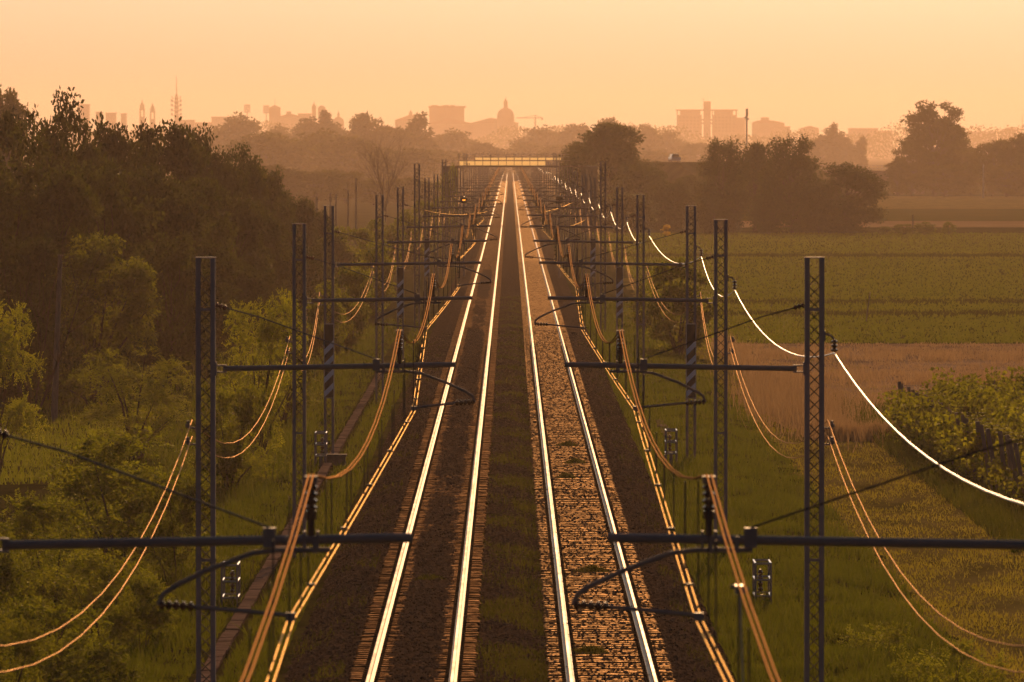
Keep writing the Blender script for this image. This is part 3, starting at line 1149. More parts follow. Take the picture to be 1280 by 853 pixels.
def limbs(cl, H, zb, rt, stems=1, frac=1.0):
    b = MB()
    if stems == 1:
        top = H * (zb + (1 - zb) * .72)
        wx_, wy_ = rng.normal(0, .02 * H, 2)
        b.tube([(0, 0, -.3), (0, 0, H * .04), (wx_ * .5, wy_ * .5, top * .4), (wx_, wy_, top)], [rt * 1.5, rt * 1.1, rt * .75, rt * .15], 8)
        for p, r in cl:
            if rng.uniform() > frac:
                continue
            z0 = min(top * .92, max(H * zb * .75, p[2] * rng.uniform(.45, .7)))
            f = z0 / top
            s = np.array([wx_ * f, wy_ * f, z0])
            mid = s * .5 + p * .5 + np.array([0, 0, -.04 * H]) + rng.normal(0, .02 * H, 3)
            b.tube([tuple(s), tuple(mid), tuple(p)], [rt * .38 * (1.1 - f * .6), rt * .22, rt * .06], 5, cap=False)
    else:
        for i in range(stems):
            p, r = cl[rng.integers(len(cl))]
            a = rng.uniform(0, 6.28)
            s = np.array([.12 * math.cos(a), .12 * math.sin(a), -.2])
            mid = np.array([p[0] * .4, p[1] * .4, p[2] * .55])
            b.tube([tuple(s), tuple(mid), tuple(p)], [rt, rt * .65, rt * .15], 5, cap=False)
    return b


def split_clumps(cl, k, f):
    out = []
    for c, r in cl:
        for j in range(k):
            u = unit(rng.normal(0, 1, 3))
            out.append((c + u * r * rng.uniform(.55, 1.0), r * f * rng.uniform(.7, 1.35)))
    return out


def build_tree(name, H, Rw, zb, ncl, rc, nleaf, L, asp, lm, shape='round', rt=.2, stems=1, spray=None, sub=0, subf=.40):
    cl = crown_clumps(H, Rw, zb, ncl, rc, shape)
    tm = limbs(cl, H, zb, rt, stems).mesh(name + '_trunk', M['bark'], True)
    if sub:
        cl = split_clumps(cl, sub, subf)
    v = cloud(cl, nleaf, L, asp) if spray is None else sprays(cl, nleaf, *spray)
    Hh = float(v[:, 2].max()) * .985
    Rr = float(np.percentile(np.hypot(v[:, 0], v[:, 1]), 96))
    return dict(trunk=tm, crown=quads_mesh(name + '_crown', v, M[lm]), H=Hh, R=Rr)


SP = {}
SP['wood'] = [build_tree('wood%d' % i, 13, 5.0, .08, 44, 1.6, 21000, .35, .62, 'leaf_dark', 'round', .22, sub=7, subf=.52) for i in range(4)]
SP['loose'] = [build_tree('loose%d' % i, 13, 4.6, .2, 46, 1.0, 8000, .32, .5, 'leaf_dark', 'open', .18) for i in range(2)]
SP['bush'] = [build_tree('bush%d' % i, 6.5, 2.6, .03, 56, .75, 14000, .17, .55, 'leaf_mid', 'round', .09, 7, sub=6) for i in range(3)]
SP['robinia'] = [build_tree('robinia%d' % i, 4.4, 2.2, .10, 34, .60, 1500, 0, 0, 'leaf_light', 'open', .06, 8, (.40, 6, .10, .045)) for i in range(3)]
SP['near'] = [build_tree('near%d' % i, 4.2, 2.0, .02, 50, .52, 1300, 0, 0, 'leaf_mid', 'round', .05, 9, (.42, 6, .125, .062)) for i in range(4)]
SP['seedling'] = [build_tree('seedling%d' % i, .9, .5, .12, 10, .17, 150, 0, 0, 'leaf_light', 'open', .012, 5, (.24, 6, .055, .028)) for i in range(2)]
SP['mid'] = [build_tree('mid%d' % i, 6, 2.4, .03, 40, .75, 8000, .25, .55, 'leaf_mid', 'round', .1, 6, sub=5, subf=.55) for i in range(3)]
SP['grove'] = [build_tree('grove%d' % i, 12, 4.2, .0, 80, 1.25, 20000, .38, .45, 'leaf_dark', 'round', .2, sub=5, subf=.62) for i in range(4)]
SP['tallround'] = [build_tree('tallround%d' % i, 21, 6.0, .08, 80, 1.6, 15000, .66, .5, 'leaf_far', 'round', .35, sub=5, subf=.55) for i in range(3)]
SP['far'] = [build_tree('far%d' % i, 22, 9, .02, 70, 2.4, 8000, 1.25, .55, 'leaf_far', 'round', .35) for i in range(4)]
SP['poplar'] = [build_tree('poplar%d' % i, 24, 3.4, .04, 26, 0, 5000, 1.1, .5, 'leaf_far', 'tall', .35) for i in range(3)]
_use = {}


def plant(kind, px, ptop, d, wpx, zg, label, name='tree', cat='tree', group=None, clip=None):
    i = _use.get(kind, 0)
    _use[kind] = i + 1
    sp = SP[kind][i % len(SP[kind])]
    X, Y_, zt = W(px, ptop, d)
    Hh = max(.3, zt - zg)
    wsc = wpx * d / K / (2 * sp['R'])
    t = thing(name, label, cat, (X, Y_, zg), group, (i * 2.399) % 6.28, (wsc, wsc, Hh / sp['H']))
    link('trunk', sp['trunk'], t)
    link('crown', sp['crown'], t)
    return t


ZL = -2.02
# the dark wood on the left: skyline row, then the trees in front of it
sky_row = [(-28, 112, 6.2, 190), (38, 112, 6.6, 130), (98, 136, 7.0, 120), (150, 143, 7.4, 125), (206, 148, 7.8, 115), (254, 156, 8.3, 100), (294, 178, 8.8, 88), (330, 208, 9.3, 80), (362, 236, 9.8, 76), (394, 262, 10.3, 62), (418, 292, 10.6, 44)]
names_row = ['tall tree at the left picture edge with a loose top', 'loose leafy tree whose thin top stands against the sky', 'dark tree just right of the loose leafy top', 'dark tree under the two church spires', 'dark tree below the telecom tower', 'dark tree right of the telecom tower', 'dark tree before the round hazy crown', 'dark tree where the wood starts to slope down', 'dark tree on the falling right shoulder of the wood', 'low dark tree behind the fourth left mast', 'lowest dark tree at the right end of the wood']
for (px, pt, d, w), lab in zip(sky_row, names_row):
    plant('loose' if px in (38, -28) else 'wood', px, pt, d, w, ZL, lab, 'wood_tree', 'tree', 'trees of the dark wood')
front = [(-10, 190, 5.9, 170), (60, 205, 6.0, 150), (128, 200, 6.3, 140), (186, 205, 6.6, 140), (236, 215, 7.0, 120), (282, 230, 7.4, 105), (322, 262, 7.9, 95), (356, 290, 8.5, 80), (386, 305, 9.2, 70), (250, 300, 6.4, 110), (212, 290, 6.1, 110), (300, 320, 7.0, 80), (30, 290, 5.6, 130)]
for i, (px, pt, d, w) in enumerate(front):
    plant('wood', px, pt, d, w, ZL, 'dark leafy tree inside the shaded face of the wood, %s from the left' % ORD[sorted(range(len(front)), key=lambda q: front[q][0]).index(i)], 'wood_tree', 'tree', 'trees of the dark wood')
plant('bush', 118, 292, 5.85, 150, ZL, 'rounded tree with sunlit right edge behind the leaning wooden pole', 'round_tree', 'tree')
plant('robinia', 168, 432, 4.85, 150, ZL, 'feathery light green shrub left of the second left mast', 'feathery_shrub', 'shrub')
plant('robinia', -6, 368, 4.5, 120, ZL, 'feathery shrub reaching in at the left picture edge', 'feathery_shrub', 'shrub')
plant('robinia', 322, 362, 4.45, 120, -1.5, 'tall feathery shrub between the second and third left masts', 'feathery_shrub', 'shrub')
plant('bush', 285, 470, 4.15, 90, -1.6, 'dense green shrub right behind the second left mast', 'green_shrub', 'shrub')
plant('bush', 352, 425, 5.2, 95, -1.5, 'dense green shrub behind the third left mast', 'green_shrub', 'shrub')
plant('robinia', 338, 560, 4.0, 52, -1.2, 'small light shrub at the foot of the third left mast', 'feathery_shrub', 'shrub')
plant('near', 150, 532, 3.35, 200, ZL, 'large sunlit bush in the left foreground, highest of its group', 'large_bush', 'bush')
plant('near', 222, 590, 3.15, 100, -1.8, 'bush touching the second left mast from the left', 'large_bush', 'bush')
plant('near', 62, 610, 3.05, 150, ZL, 'shaded bush between the sunlit bush and left edge', 'large_bush', 'bush')
plant('near', -10, 655, 2.8, 120, ZL, 'bush cut by the left picture edge above the line wires', 'large_bush', 'bush')
plant('robinia', 130, 684, 2.75, 170, ZL, 'feathery bush right below the nearest left cantilever tube', 'feathery_shrub', 'shrub')
plant('near', 176, 716, 2.68, 100, -1.7, 'bush beside the grass in the bottom left, rightmost of its group', 'large_bush', 'bush')
plant('near', 60, 745, 2.55, 140, ZL, 'dark bush in the bottom left between the two line wires', 'large_bush', 'bush')
plant('robinia', 0, 765, 2.45, 120, ZL, 'feathery bush in the bottom left corner', 'feathery_shrub', 'shrub')
plant('near', 118, 800, 2.45, 120, -1.9, 'low dark bush on the bottom picture edge', 'large_bush', 'bush')
for px, pt, d, w, lab in ((350, 206, 26, 84, 'hazy low tree behind the right end of the wood'), (394, 214, 26, 76, 'hazy low tree behind the leftmost bare pole'), (432, 212, 27, 76, 'hazy low tree behind the tallest bare pole'), (468, 226, 26, 64, 'hazy bush under the left half of the bare tree'), (506, 222, 26, 60, 'hazy bush right of the bare tree'), (536, 226, 23, 40, 'hazy bush near the left bridge end')):
    plant('tallround', px, pt, d, w, -1.8, lab, 'hazy_bush', 'bush', 'hazy bushes behind the left masts')
ml = [(566, 203, 16.3, 16, 'hazy bush at the left end of the bridge'), (556, 214, 16.2, 24, 'low hazy bush beneath the left end of the bridge'), (436, 332, 7.0, 62, 'low shrub left of the fifth left mast'), (408, 350, 6.6, 50, 'small shrub beside the striped left mast'), (466, 300, 8.6, 56, 'shrub behind the fifth left mast'), (440, 283, 11.0, 60, 'olive bush under the row of bare poles'), (476, 272, 11.6, 60, 'olive bush below the bare tree'), (508, 262, 12.2, 44, 'pointed dark green bush between left masts'), (532, 250, 13.4, 36, 'dark bush hidden among the far left masts'), (412, 280, 12.5, 50, 'olive bush right of the wood edge'), (556, 246, 16.0, 30, 'hazy bush left of the amber signal')]
for px, pt, d, w, lab in ml:
    plant('mid', px, pt, d, w, -1.6, lab, 'bush', 'bush', 'bushes beside the left masts')
# right of the railway
plant('mid', 848, 322, 6.6, 100, ZR, 'dark green bush behind the fourth right mast', 'bush', 'bush')
plant('mid', 812, 352, 7.4, 55, ZR, 'small dark bush behind the fifth right mast', 'bush', 'bush')
gr = [(757, 151, 18.0, 104, 'big bushy tree behind the right masts, tallest near the bridge'), (722, 178, 18.4, 50, 'tree at the right end of the bridge railing'), (800, 204, 17.2, 74, 'lower tree right of the big bushy tree'), (838, 226, 16.8, 66, 'low tree halfway between the bushy tree and grove'), (866, 218, 18.6, 50, 'pale low tree just left of the grove'), (806, 199, 20.0, 56, 'hazy tree hiding the left end of the road embankment'), (780, 240, 16.5, 80, 'low dark tree at the foot of the bushy tree'),
      (903, 170, 16.4, 62, 'leftmost upright tree of the field grove'), (943, 176, 16.7, 56, 'second tree from the left in the field grove'), (990, 168, 16.4, 72, 'rounded tallest tree in the middle of the field grove'), (1060, 203, 16.2, 92, 'broad dark round bush at the right end of the grove'), (1024, 236, 16.3, 40, 'low tree between the tall and the round one in the grove'), (962, 240, 16.1, 46, 'low dark bush in front of the field grove'), (892, 246, 16.1, 40, 'low bush at the left foot of the grove')]
for px, pt, d, w, lab in gr:
    plant('grove', px, pt, d, w, ZR, lab, 'grove_tree', 'tree', 'trees of the grove behind the green field')
for px, pt, w, lab in ((1108, 283, 20, 'lowest of the small bushes right of the grove'), (1130, 280, 26, 'small dark bush beside the thin post'), (1155, 277, 28, 'small dark bush right of the thin post'), (1186, 277, 17, 'small round bush standing apart at the field edge')):
    plant('mid', px, pt, 16.0, w, ZR, lab, 'small_bush', 'bush', 'small bushes along the field edge')
g = SP['mid'][0]
SP['gold'] = [dict(trunk=g['trunk'], crown=quads_mesh('gold_crown', cloud(crown_clumps(6, 2.4, .04, 12, 1.0, 'round'), 500, .6, .6), M['leaf_sunlit']), H=6, R=2.4)]
plant('gold', 832, 281, 15.4, 14, ZR + .2, 'tiny bush with golden sunlight painted into its leaves before the dark trees', 'sunlit_bush', 'bush')
for px, pt, d, w, kind, lab in ((1168, 126, 29, 78, 'tallround', 'tallest tree on the right, standing above the treeline'), (1192, 165, 29.3, 50, 'tallround', 'tree leaning on the right side of the tallest tree'), (1140, 178, 28.6, 44, 'tallround', 'tree on the left side of the tallest tree'), (1122, 196, 28.4, 30, 'tallround', 'small tree at the end of the viaduct'), (1214, 186, 29, 50, 'tallround', 'low tree between the tallest tree and the pale pole'), (1240, 174, 28.6, 52, 'tallround', 'round tree behind the pale pole'), (1272, 166, 28.4, 46, 'tallround', 'tree at the right picture edge'), (1258, 205, 28, 60, 'tallround', 'low tree right of the pale pole'), (1182, 205, 28.2, 80, 'tallround', 'low broad tree under the tallest tree'), (1300, 170, 28, 50, 'tallround', 'tree cut by the right picture edge')):
    plant(kind, px, pt, d, w, ZR, lab, 'tall_tree', 'tree', 'trees of the hazy row on the right')
farl = [(293, 140, 40, 78, 'far', 'round hazy crown under the small floodlight mast'), (330, 168, 42, 60, 'far', 'hazy tree below the round tower house'), (362, 166, 38, 56, 'far', 'hazy tree under the gabled house'), (388, 146, 43, 36, 'poplar', 'hazy poplar left of the thin twin towers'), (404, 138, 43, 30, 'poplar', 'hazy poplar hiding the twin towers'), (412, 149, 43, 42, 'far', 'hazy round tree right of the poplars at the twin towers'), (352, 154, 45, 46, 'far', 'hazy tree standing before the gabled house'), (376, 152, 44, 40, 'far', 'hazy tree before the flat block by the twin towers'), (436, 160, 44, 36, 'far', 'hazy tree between small dome and large dark crown'), (424, 160, 44, 30, 'poplar', 'hazy poplar under the small dome'), (336, 164, 30, 100, 'far', 'wide hazy tree above the wood slope'), (398, 160, 31, 104, 'far', 'wide hazy tree behind the bare poles'), (440, 170, 30, 90, 'far', 'wide hazy tree left of the bare tree'), (466, 139, 38, 62, 'far', 'large dark hazy crown left of the bare tree top'), (497, 158, 38, 50, 'far', 'hazy tree right of the large hazy crown'), (525, 140, 39, 30, 'poplar', 'narrow dark poplar left of the big block'), (536, 176, 39, 30, 'poplar', 'short poplar beside the narrow one'), (570, 160, 46, 62, 'far', 'hazy tree below the big block'), (602, 178, 54, 50, 'far', 'pale hazy tree under the gabled roofs'), (500, 184, 30, 90, 'far', 'low hazy tree behind the left masts'), (548, 186, 34, 70, 'far', 'low hazy tree left of the bridge'), (8, 108, 15, 60, 'tallround', 'pale hazy tree behind the wood at the left edge'),
        (676, 156, 66, 66, 'far', 'hazy tree under the crane'), (722, 154, 64, 56, 'far', 'hazy tree right of the crane'), (768, 145, 60, 46, 'far', 'hazy tree showing above the big bushy tree'), (804, 154, 64, 46, 'far', 'hazy tree left of the tall apartment block'), (834, 160, 66, 44, 'far', 'hazy tree at the left corner of the apartment block'), (870, 178, 60, 60, 'far', 'hazy tree below the apartment block'), (650, 178, 58, 60, 'far', 'low hazy tree behind the bridge'), (700, 180, 52, 60, 'far', 'low hazy tree right behind the bridge railing'), (820, 186, 50, 60, 'far', 'low hazy tree above the distant white car'), (1042, 153, 58, 26, 'poplar', 'hazy poplar rising from the right skyline'), (1030, 168, 58, 46, 'far', 'hazy tree left of the poplar on the skyline'), (1058, 170, 58, 30, 'far', 'hazy tree right of the poplar on the skyline'), (1077, 170, 56, 16, 'poplar', 'small hazy cypress above the viaduct')]
for px, pt, d, w, kind, lab in farl:
    d = d * 1.3 if 28 < d < 50 else d
    plant(kind, px, pt, d, w, ZR, lab, 'hazy_tree', 'tree', 'hazy trees before the town')
# seedlings at the bottom right
for px, pt, d, w, lab in ((1078, 782, 2.66, 76, 'leafy weed right of the second right mast, leftmost of its group'), (1112, 778, 2.6, 66, 'tallest of the leafy weeds at the edge of the mown track'), (1138, 812, 2.46, 84, 'leafy weed on the bottom edge below the line wires'), (1194, 798, 2.5, 76, 'leafy weed under the lower line wire at bottom right'), (1240, 812, 2.48, 64, 'leafy weed between the line wires at bottom right')):
    plant('seedling', px, pt, d, w, ZR, lab, 'leafy_weed', 'weed', 'leafy weeds at the bottom right')
# tree masses on the horizon that nobody could count
n = 64000
tx = rng.uniform(-900, 900, n)
ty = rng.uniform(6300, 7000, n)
prof = 24 + 4 * np.sin(tx * .021) + 3 * np.sin(tx * .057 + 1) + 2.5 * np.sin(tx * .13 + 2)
tzz = ZR + prof * rng.uniform(0, 1, n) ** .7
v = leaf_quads(np.stack([tx, ty, tzz], 1), unit(rng.normal(0, 1, (n, 3))), 2.3, 1.5)
stuff(link('treeline', quads_mesh('treeline', v, M['leaf_far'])), 'continuous hazy treeline along the horizon', 'treeline')

# bare tree
_segs = []


def grow(p, dr, L, r, lev):
    pts, rs = [tuple(p)], [r]
    q, d_ = np.array(p, float), np.array(dr, float)
    for i in range(4):
        d_ = unit(d_ + rng.normal(0, .10, 3) + np.array([0, 0, .06]))
        q = q + d_ * L / 4
        pts.append(tuple(q))
        rs.append(r * (1 - .16 * (i + 1)))
        if lev > 0 and i >= 1:
            for c in range(2 if lev > 1 else 1):
                nd = unit(d_ + rng.normal(0, .42, 3) + np.array([0, 0, .18]))
                grow(q, nd, L * rng.uniform(.5, .72), rs[-1] * .55, lev - 1)
    _segs.append((pts, rs))


db = MB()
grow((0, 0, 0), (0, 0, 1), 2.6, .17, 0)
for a in range(7):
    an = a * .9
    grow((0, 0, 2.4), unit(np.array([.38 * math.cos(an), .38 * math.sin(an), 1])), rng.uniform(4.6, 6.6), .15, 3)
for pts, rs in _segs:
    db.tube(pts, rs, 4, cap=False)
bt = thing('bare_tree', 'bare leafless tree with fine branches left of the masts', 'tree', (W(481, 200, 19)[0], 19 * SPAN, ZL), None, 0, (1.1, 1.1, 1.04))
link('branches', db.mesh('branches', M['deadwood']), bt)
_segs.clear()
db = MB()
for a in range(4):
    grow((0, 0, 0), unit(np.array([rng.normal(0, .3), rng.normal(0, .3), 1])), 5.5, .07, 2)
for pts, rs in _segs:
    db.tube(pts, rs, 4, cap=False)
bt = thing('bare_tree', 'small bare grey tree in the shade before the wood', 'tree', (W(42, 360, 5.5)[0], 5.5 * SPAN, ZL), None, 0, (1, 1, 1.0))
link('branches', db.mesh('branches', M['deadwood']), bt)


# ------------------------------------------------------------------ poles, stakes
def pole(name, px0, pt, d, zg, r, m, label, lean=0.0, group=None):
    X, Y_, zt = W(px0, pt, d)
    b = MB()
    b.tube([(0, 0, -.3), (lean * .5, 0, (zt - zg) * .5), (lean, 0, zt - zg)], [r * 1.25, r * 1.05, r * .8], 8)
    b.box(lean - r * .9, lean + r * .9, -r * .9, r * .9, zt - zg, zt - zg + .04)
    return tag(link(name, b.mesh(name, m, False), None, (X, Y_, zg)), label, 'pole', group)


pole('wooden_pole', 67, 320, 5.55, ZL, .12, M['timber'], 'grey wooden pole leaning slightly before the dark wood', .28)
for px, pt, d, lab in ((445, 224, 15.0, 'tallest of the bare poles behind the left masts'), (435, 238, 14.2, 'bare pole directly left of the tallest one'), (420, 243, 13.6, 'third bare pole from the right in the pole row'), (413, 242, 13.4, 'second bare pole from the left in the pole row'), (396, 246, 12.8, 'leftmost bare pole above the wood slope')):
    pole('wooden_pole', px, pt, d, ZL, .10, M['timber'], lab, 0, 'bare poles behind the left masts')
pole('field_stake', 1082, 366, 7.95, ZR, .035, M['timber'], 'thin leaning stake alone in the green field', .28)
pole('pale_pole', 1229, 206, 27.6, ZR, .16, M['metal_white'], 'thin pale pole before the hazy row of trees')
pole('thin_post', 1141, 269, 16.2, ZR, .09, M['timber'], 'thin dark post between the small bushes')


# ------------------------------------------------------------------ cable trough and small trackside equipment
tr = thing('cable_trough', 'narrow reddish concrete cable trough running behind the left masts', 'cable trough', (-5.78, 0, -.62))
lid = MB()
lid.box(-.14, .14, -.485, .485, 0, .07)
lid_me = lid.mesh('trough_lid', M['trough'])
for k in range(240):
    y = 126 + k
    link('trough_lid', lid_me, tr, (random.uniform(-.012, .012), y, random.uniform(0, .03) + .03), random.uniform(-.02, .02))
tr = thing('cable_trough', 'short bare stretch of concrete cable trough in the right grass', 'cable trough', (5.5, 0, -.62))
for k in range(36):
    y = 262 + k
    link('trough_lid', lid_me, tr, (random.uniform(-.03, .03), y, float(tz(5.5, y)) + .62 + (.05 if 12 < k < 30 else -.08)), random.uniform(-.03, .03))
bx_ = MB()
bx_.box(-.30, .30, -.22, .22, 0, .30)
bx_.box(-.34, .34, -.26, .26, .30, .37)
tag(link('concrete_block', bx_.mesh('concrete_block', M['concrete']), None, (W(420, 560, 4.2)[0], 4.2 * SPAN, -.62)), 'squat concrete block beside the striped left mast', 'block')


def frame_stand(px, py0, d, lab, sc=1.0, flip=1):
    X, Y_, zt = W(px, py0, d)
    zg = zt - .86 * sc
    t = thing('frame_stand', lab, 'metal frame', (X, Y_, zg), 'small metal frames in the grass', 0, (flip * sc, sc, sc))
    for xx in (-.17, .17):
        for yy in (-.75, .75):
            b = MB()
            b.tube([(xx, yy, -.4), (xx, yy, .86)], .022, 6)
            link('post', b.mesh('post', M['steel']), t)
    for z in (.14, .50, .86):
        b = MB()
        b.tube([(-.17, -.75, z), (.17, -.75, z), (.17, .75, z), (-.17, .75, z), (-.17, -.75, z)], .024, 6)
        link('ring', b.mesh('ring', M['galv']), t)
    b = MB()
    b.lathe((.04, 0, .2), ins_profile(4, .03, .06, .5), 8)
    link('insulator', b.mesh('insulator', M['porcelain']), t)
    # stub that carries the frame down to the ground
    b = MB()
    b.box(-.05, .05, -.05, .05, -1.2, .14)
    link('stub', b.mesh('stub', M['steel']), t)


frame_stand(288, 705, 2.92, 'three tier metal frame between the second and third left masts, facing sunlight')
frame_stand(401, 541, 4.2, 'three tier metal frame at the left of the striped mast', 1.0)
frame_stand(953, 703, 2.92, 'three tier metal frame in the grass left of the second right mast', 1.0, -1)
frame_stand(839, 538, 4.2, 'three tier metal frame left of the striped right mast', 1.0, -1)


def signal(px, py, d, sgn, lab, lit):
    X, Y_, z = W(px, py, d)
    t = thing('railway_signal', lab, 'signal', (X, Y_, -.6))
    b = MB()
    b.tube([(0, 0, 0), (0, 0, z + .4)], .07, 8)
    link('post', b.mesh('post', M['steel']), t)
    b = MB()
    b.lathe((0, 0, 0), [(.28, -.02), (.28, .02)], 16)
    b.box(-.2, .2, .03, .2, -.2, .2)
    hm = b.mesh('signal_head', M['black_paint'])
    h = link('signal_head', hm, t, (0, -.12, z + .6))
    if lit:
        h.rotation_euler = (R(90), 0, 0)
        b = MB()
        b.lathe((0, 0, 0), [(.105, 0), (.095, .03), (.05, .05)], 14)
        o = link('lamp', b.mesh('lamp', M['signal_lamp']), t, (0, -.16, z + .6))
        o.rotation_euler = (R(90), 0, 0)
        o.parent = h
        o.matrix_parent_inverse = h.matrix_basis.inverted()
        b = MB()
        b.tube([(0, -.17, z + .74), (0, -.36, z + .72)], [.13, .12], 10)
        o = link('hood', b.mesh('hood', M['black_paint']), h)
        o.matrix_parent_inverse = h.matrix_basis.inverted()
    else:
        b = MB()
        b.box(-.26, .26, -.1, .1, -.28, .28)
        link('case', b.mesh('case', M['black_paint']), t, (0, 0, z + .6))


signal(580, 250, 10.0, -1, 'railway signal with one amber lamp lit beside the left track', True)
signal(699, 250, 10.0, 1, 'dark back of a railway signal beside the right track', False)
b = MB()
b.box(-.04, .04, -.09, .09, -.03, .04)
b.tube([(-.075, 0, .03), (.075, 0, .0)], .018, 6)
b.tube([(0, -.02, -.05), (.03, -.05, -.9)], .008, 5)
X, Y_, z = W(925, 738, 1.09)
tag(link('wire_clamp', b.mesh('wire_clamp', M['galv']), None, (1.9, Y_, z)), 'bright clamp on the near right carrier wires', 'clamp')

# ------------------------------------------------------------------ vineyard
post = MB()
post.box(-.055, .055, -.055, .055, -.3, 2.15)
post_me = post.mesh('end_post', M['timber'])
stk = MB()
stk.tube([(0, 0, -.3), (0, 0, 2.2)], .03, 5)
stake_me = stk.mesh('stake', M['timber'])
vine_me = []
for q in range(4):
    cl = []
    for j in range(26):
        cl.append((np.array([rng.uniform(.3 if q < 2 else -.7, 8.5), rng.normal(0, .18), rng.uniform(1.05, 2.15)]), np.array([.62, .42, .45]) * rng.uniform(.7, 1.2)))
    for j in range(7):
        cl.append((np.array([rng.uniform(-.5, 1.4), rng.normal(0, .2), rng.uniform(.5, 1.5)]), np.array([.4, .3, .28])))
    if q >= 2:
        for j in range(16):
            cl.append((np.array([rng.uniform(-.9, .8), rng.normal(0, .3), rng.uniform(.3, 1.9)]), np.array([.5, .4, .4])))
    for j in range(6):
        cl.append((np.array([rng.uniform(.5, 8), 0, 2.35]), np.array([.16, .15, .3])))
    v = cloud(split_clumps(cl, 4, .5), 3400, .16, .85, .35)
    tb = MB()
    for j in range(9):
        xx = .7 + j * .95
        tb.tube([(xx, 0, -.1), (xx + .06, .05, .6), (xx - .05, 0, 1.25)], [.04, .03, .02], 5)
    wb = MB()
    for z in (1.0, 1.5, 2.0):
        wb.tube([(-.15, 0, z), (9, 0, z)], .006, 4)
    vine_me.append((quads_mesh('vine_leaves', v, M['leaf_vine']), tb.mesh('vine_stems', M['bark']), wb.mesh('trellis_wires', M['darkwire'])))
NR = 24
for r_ in range(NR):
    y = (3.62 + 1.12 * r_ / (NR - 1)) * SPAN
    X = 14.95 - .75 * r_ / (NR - 1) + random.uniform(-.08, .08)
    lab = 'vine row with grey end post, %s of the vineyard counted from the camera' % ORD[r_]
    if r_ == 0:
        lab = 'nearest vine row of the vineyard with its leaning grey end post'
    if r_ == NR - 1:
        lab = 'farthest vine row, with its dark post against the wheat'
    t = thing('vine_row', lab, 'vine row', (X, y, ZR), 'vine rows of the vineyard')
    L_, S_, W_ = vine_me[r_ % 2 + (2 if r_ >= 9 and r_ < NR - 2 else 0)]
    o = link('end_post', post_me, t, (0, 0, 0))
    o.rotation_euler = (random.uniform(-.04, .04), -random.uniform(.10, .20), random.uniform(-.3, .3))
    link('vine_leaves', L_, t, (0, 0, random.uniform(-.1, .12)), 0, (1, random.choice((-1, 1)), random.uniform(.92, 1.06)))
    link('vine_stems', S_, t)
    stuff(link('trellis_wires', W_, t))
    for xx in (3.2, 6.4):
        link('stake', stake_me, t, (xx, 0, 0))

# ------------------------------------------------------------------ road bridge, embankment, viaduct, cars
DB = 16.5


def WX(px, d):
    return (px - VX) * d / K


def WZ(py, d):
    return CAMZ - (py - VY) * d / K


yb = DB * SPAN
br = thing('road_bridge', 'road bridge with glowing side panels crossing over both tracks', 'bridge', (0, yb, 0))
xa, xb = WX(574, DB), WX(682, DB)
zd = WZ(207.5, DB)
b = MB()
b.box(xa - .4, xb + 5, .30, 9, zd - .16, zd - .06)
b.box(xa - .4, xb + 5, .06, .29, zd - .16, zd + .03)
link('deck', b.mesh('deck', M['concrete']), br)
npn = 11
for i in range(npn):
    b = MB()
    w = (xb - xa) / npn
    b.box(xa + i * w + .03, xa + (i + 1) * w - .03, 0, .05, zd + .05, zd + .58)
    link('side_panel', b.mesh('side_panel', M['panel']), br)
for i in range(npn + 2):
    b = MB()
    w = (xb - xa) / npn
    if i < 2:
        continue
    b.box(xa + i * w + .05, xa + (i + 1) * w - .05, .02, .05, zd + .72, zd + 1.02)
    link('rail_panel', b.mesh('rail_panel', M['panel']), br)
for i in range(npn + 3):
    b = MB()
    w = (xb - xa) / npn
    b.box(xa + i * w - .028, xa + i * w + .028, -.06, .0, zd + .1, zd + 1.45)
    link('railing_post', b.mesh('railing_post', M['steel']), br)
for z in (.66, 1.1, 1.42):
    b = MB()
    b.box(xa, xb + 3, -.03, -.005, zd + z, zd + z + .05)
    link('handrail', b.mesh('handrail', M['steel']), br)
for xx in (xa - 1.2, xb + 5.5):
    b = MB()
    b.box(xx - 1, xx + 1, .5, 8.8, -1.2, zd - .03)
    link('abutment', b.mesh('abutment', M['concrete']), br)


def ridge(name, path, wt, wb_, lab):
    """embankment along path [(x, y, ztop)]"""
    b = MB()
    n = len(path)
    for i, (x_, y_, z_) in enumerate(path):
        a, c = path[max(i - 1, 0)], path[min(i + 1, n - 1)]
        tx_, ty_ = c[0] - a[0], c[1] - a[1]
        l = math.hypot(tx_, ty_)
        nx_, ny_ = -ty_ / l, tx_ / l
        for o_, zz in ((-wb_, -1.3), (-wt, z_), (wt, z_), (wb_, -1.3)):
            b.v.append((x_ + nx_ * o_, y_ + ny_ * o_, zz))
    for i in range(n - 1):
        for k in range(3):
            b.f.append((i * 4 + k, i * 4 + k + 1, (i + 1) * 4 + k + 1, (i + 1) * 4 + k))
            b.m.append(1 if k == 1 else 0)
    structure(link(name, b.mesh(name, [M['grass'], M['asphalt']])), lab, 'embankment')


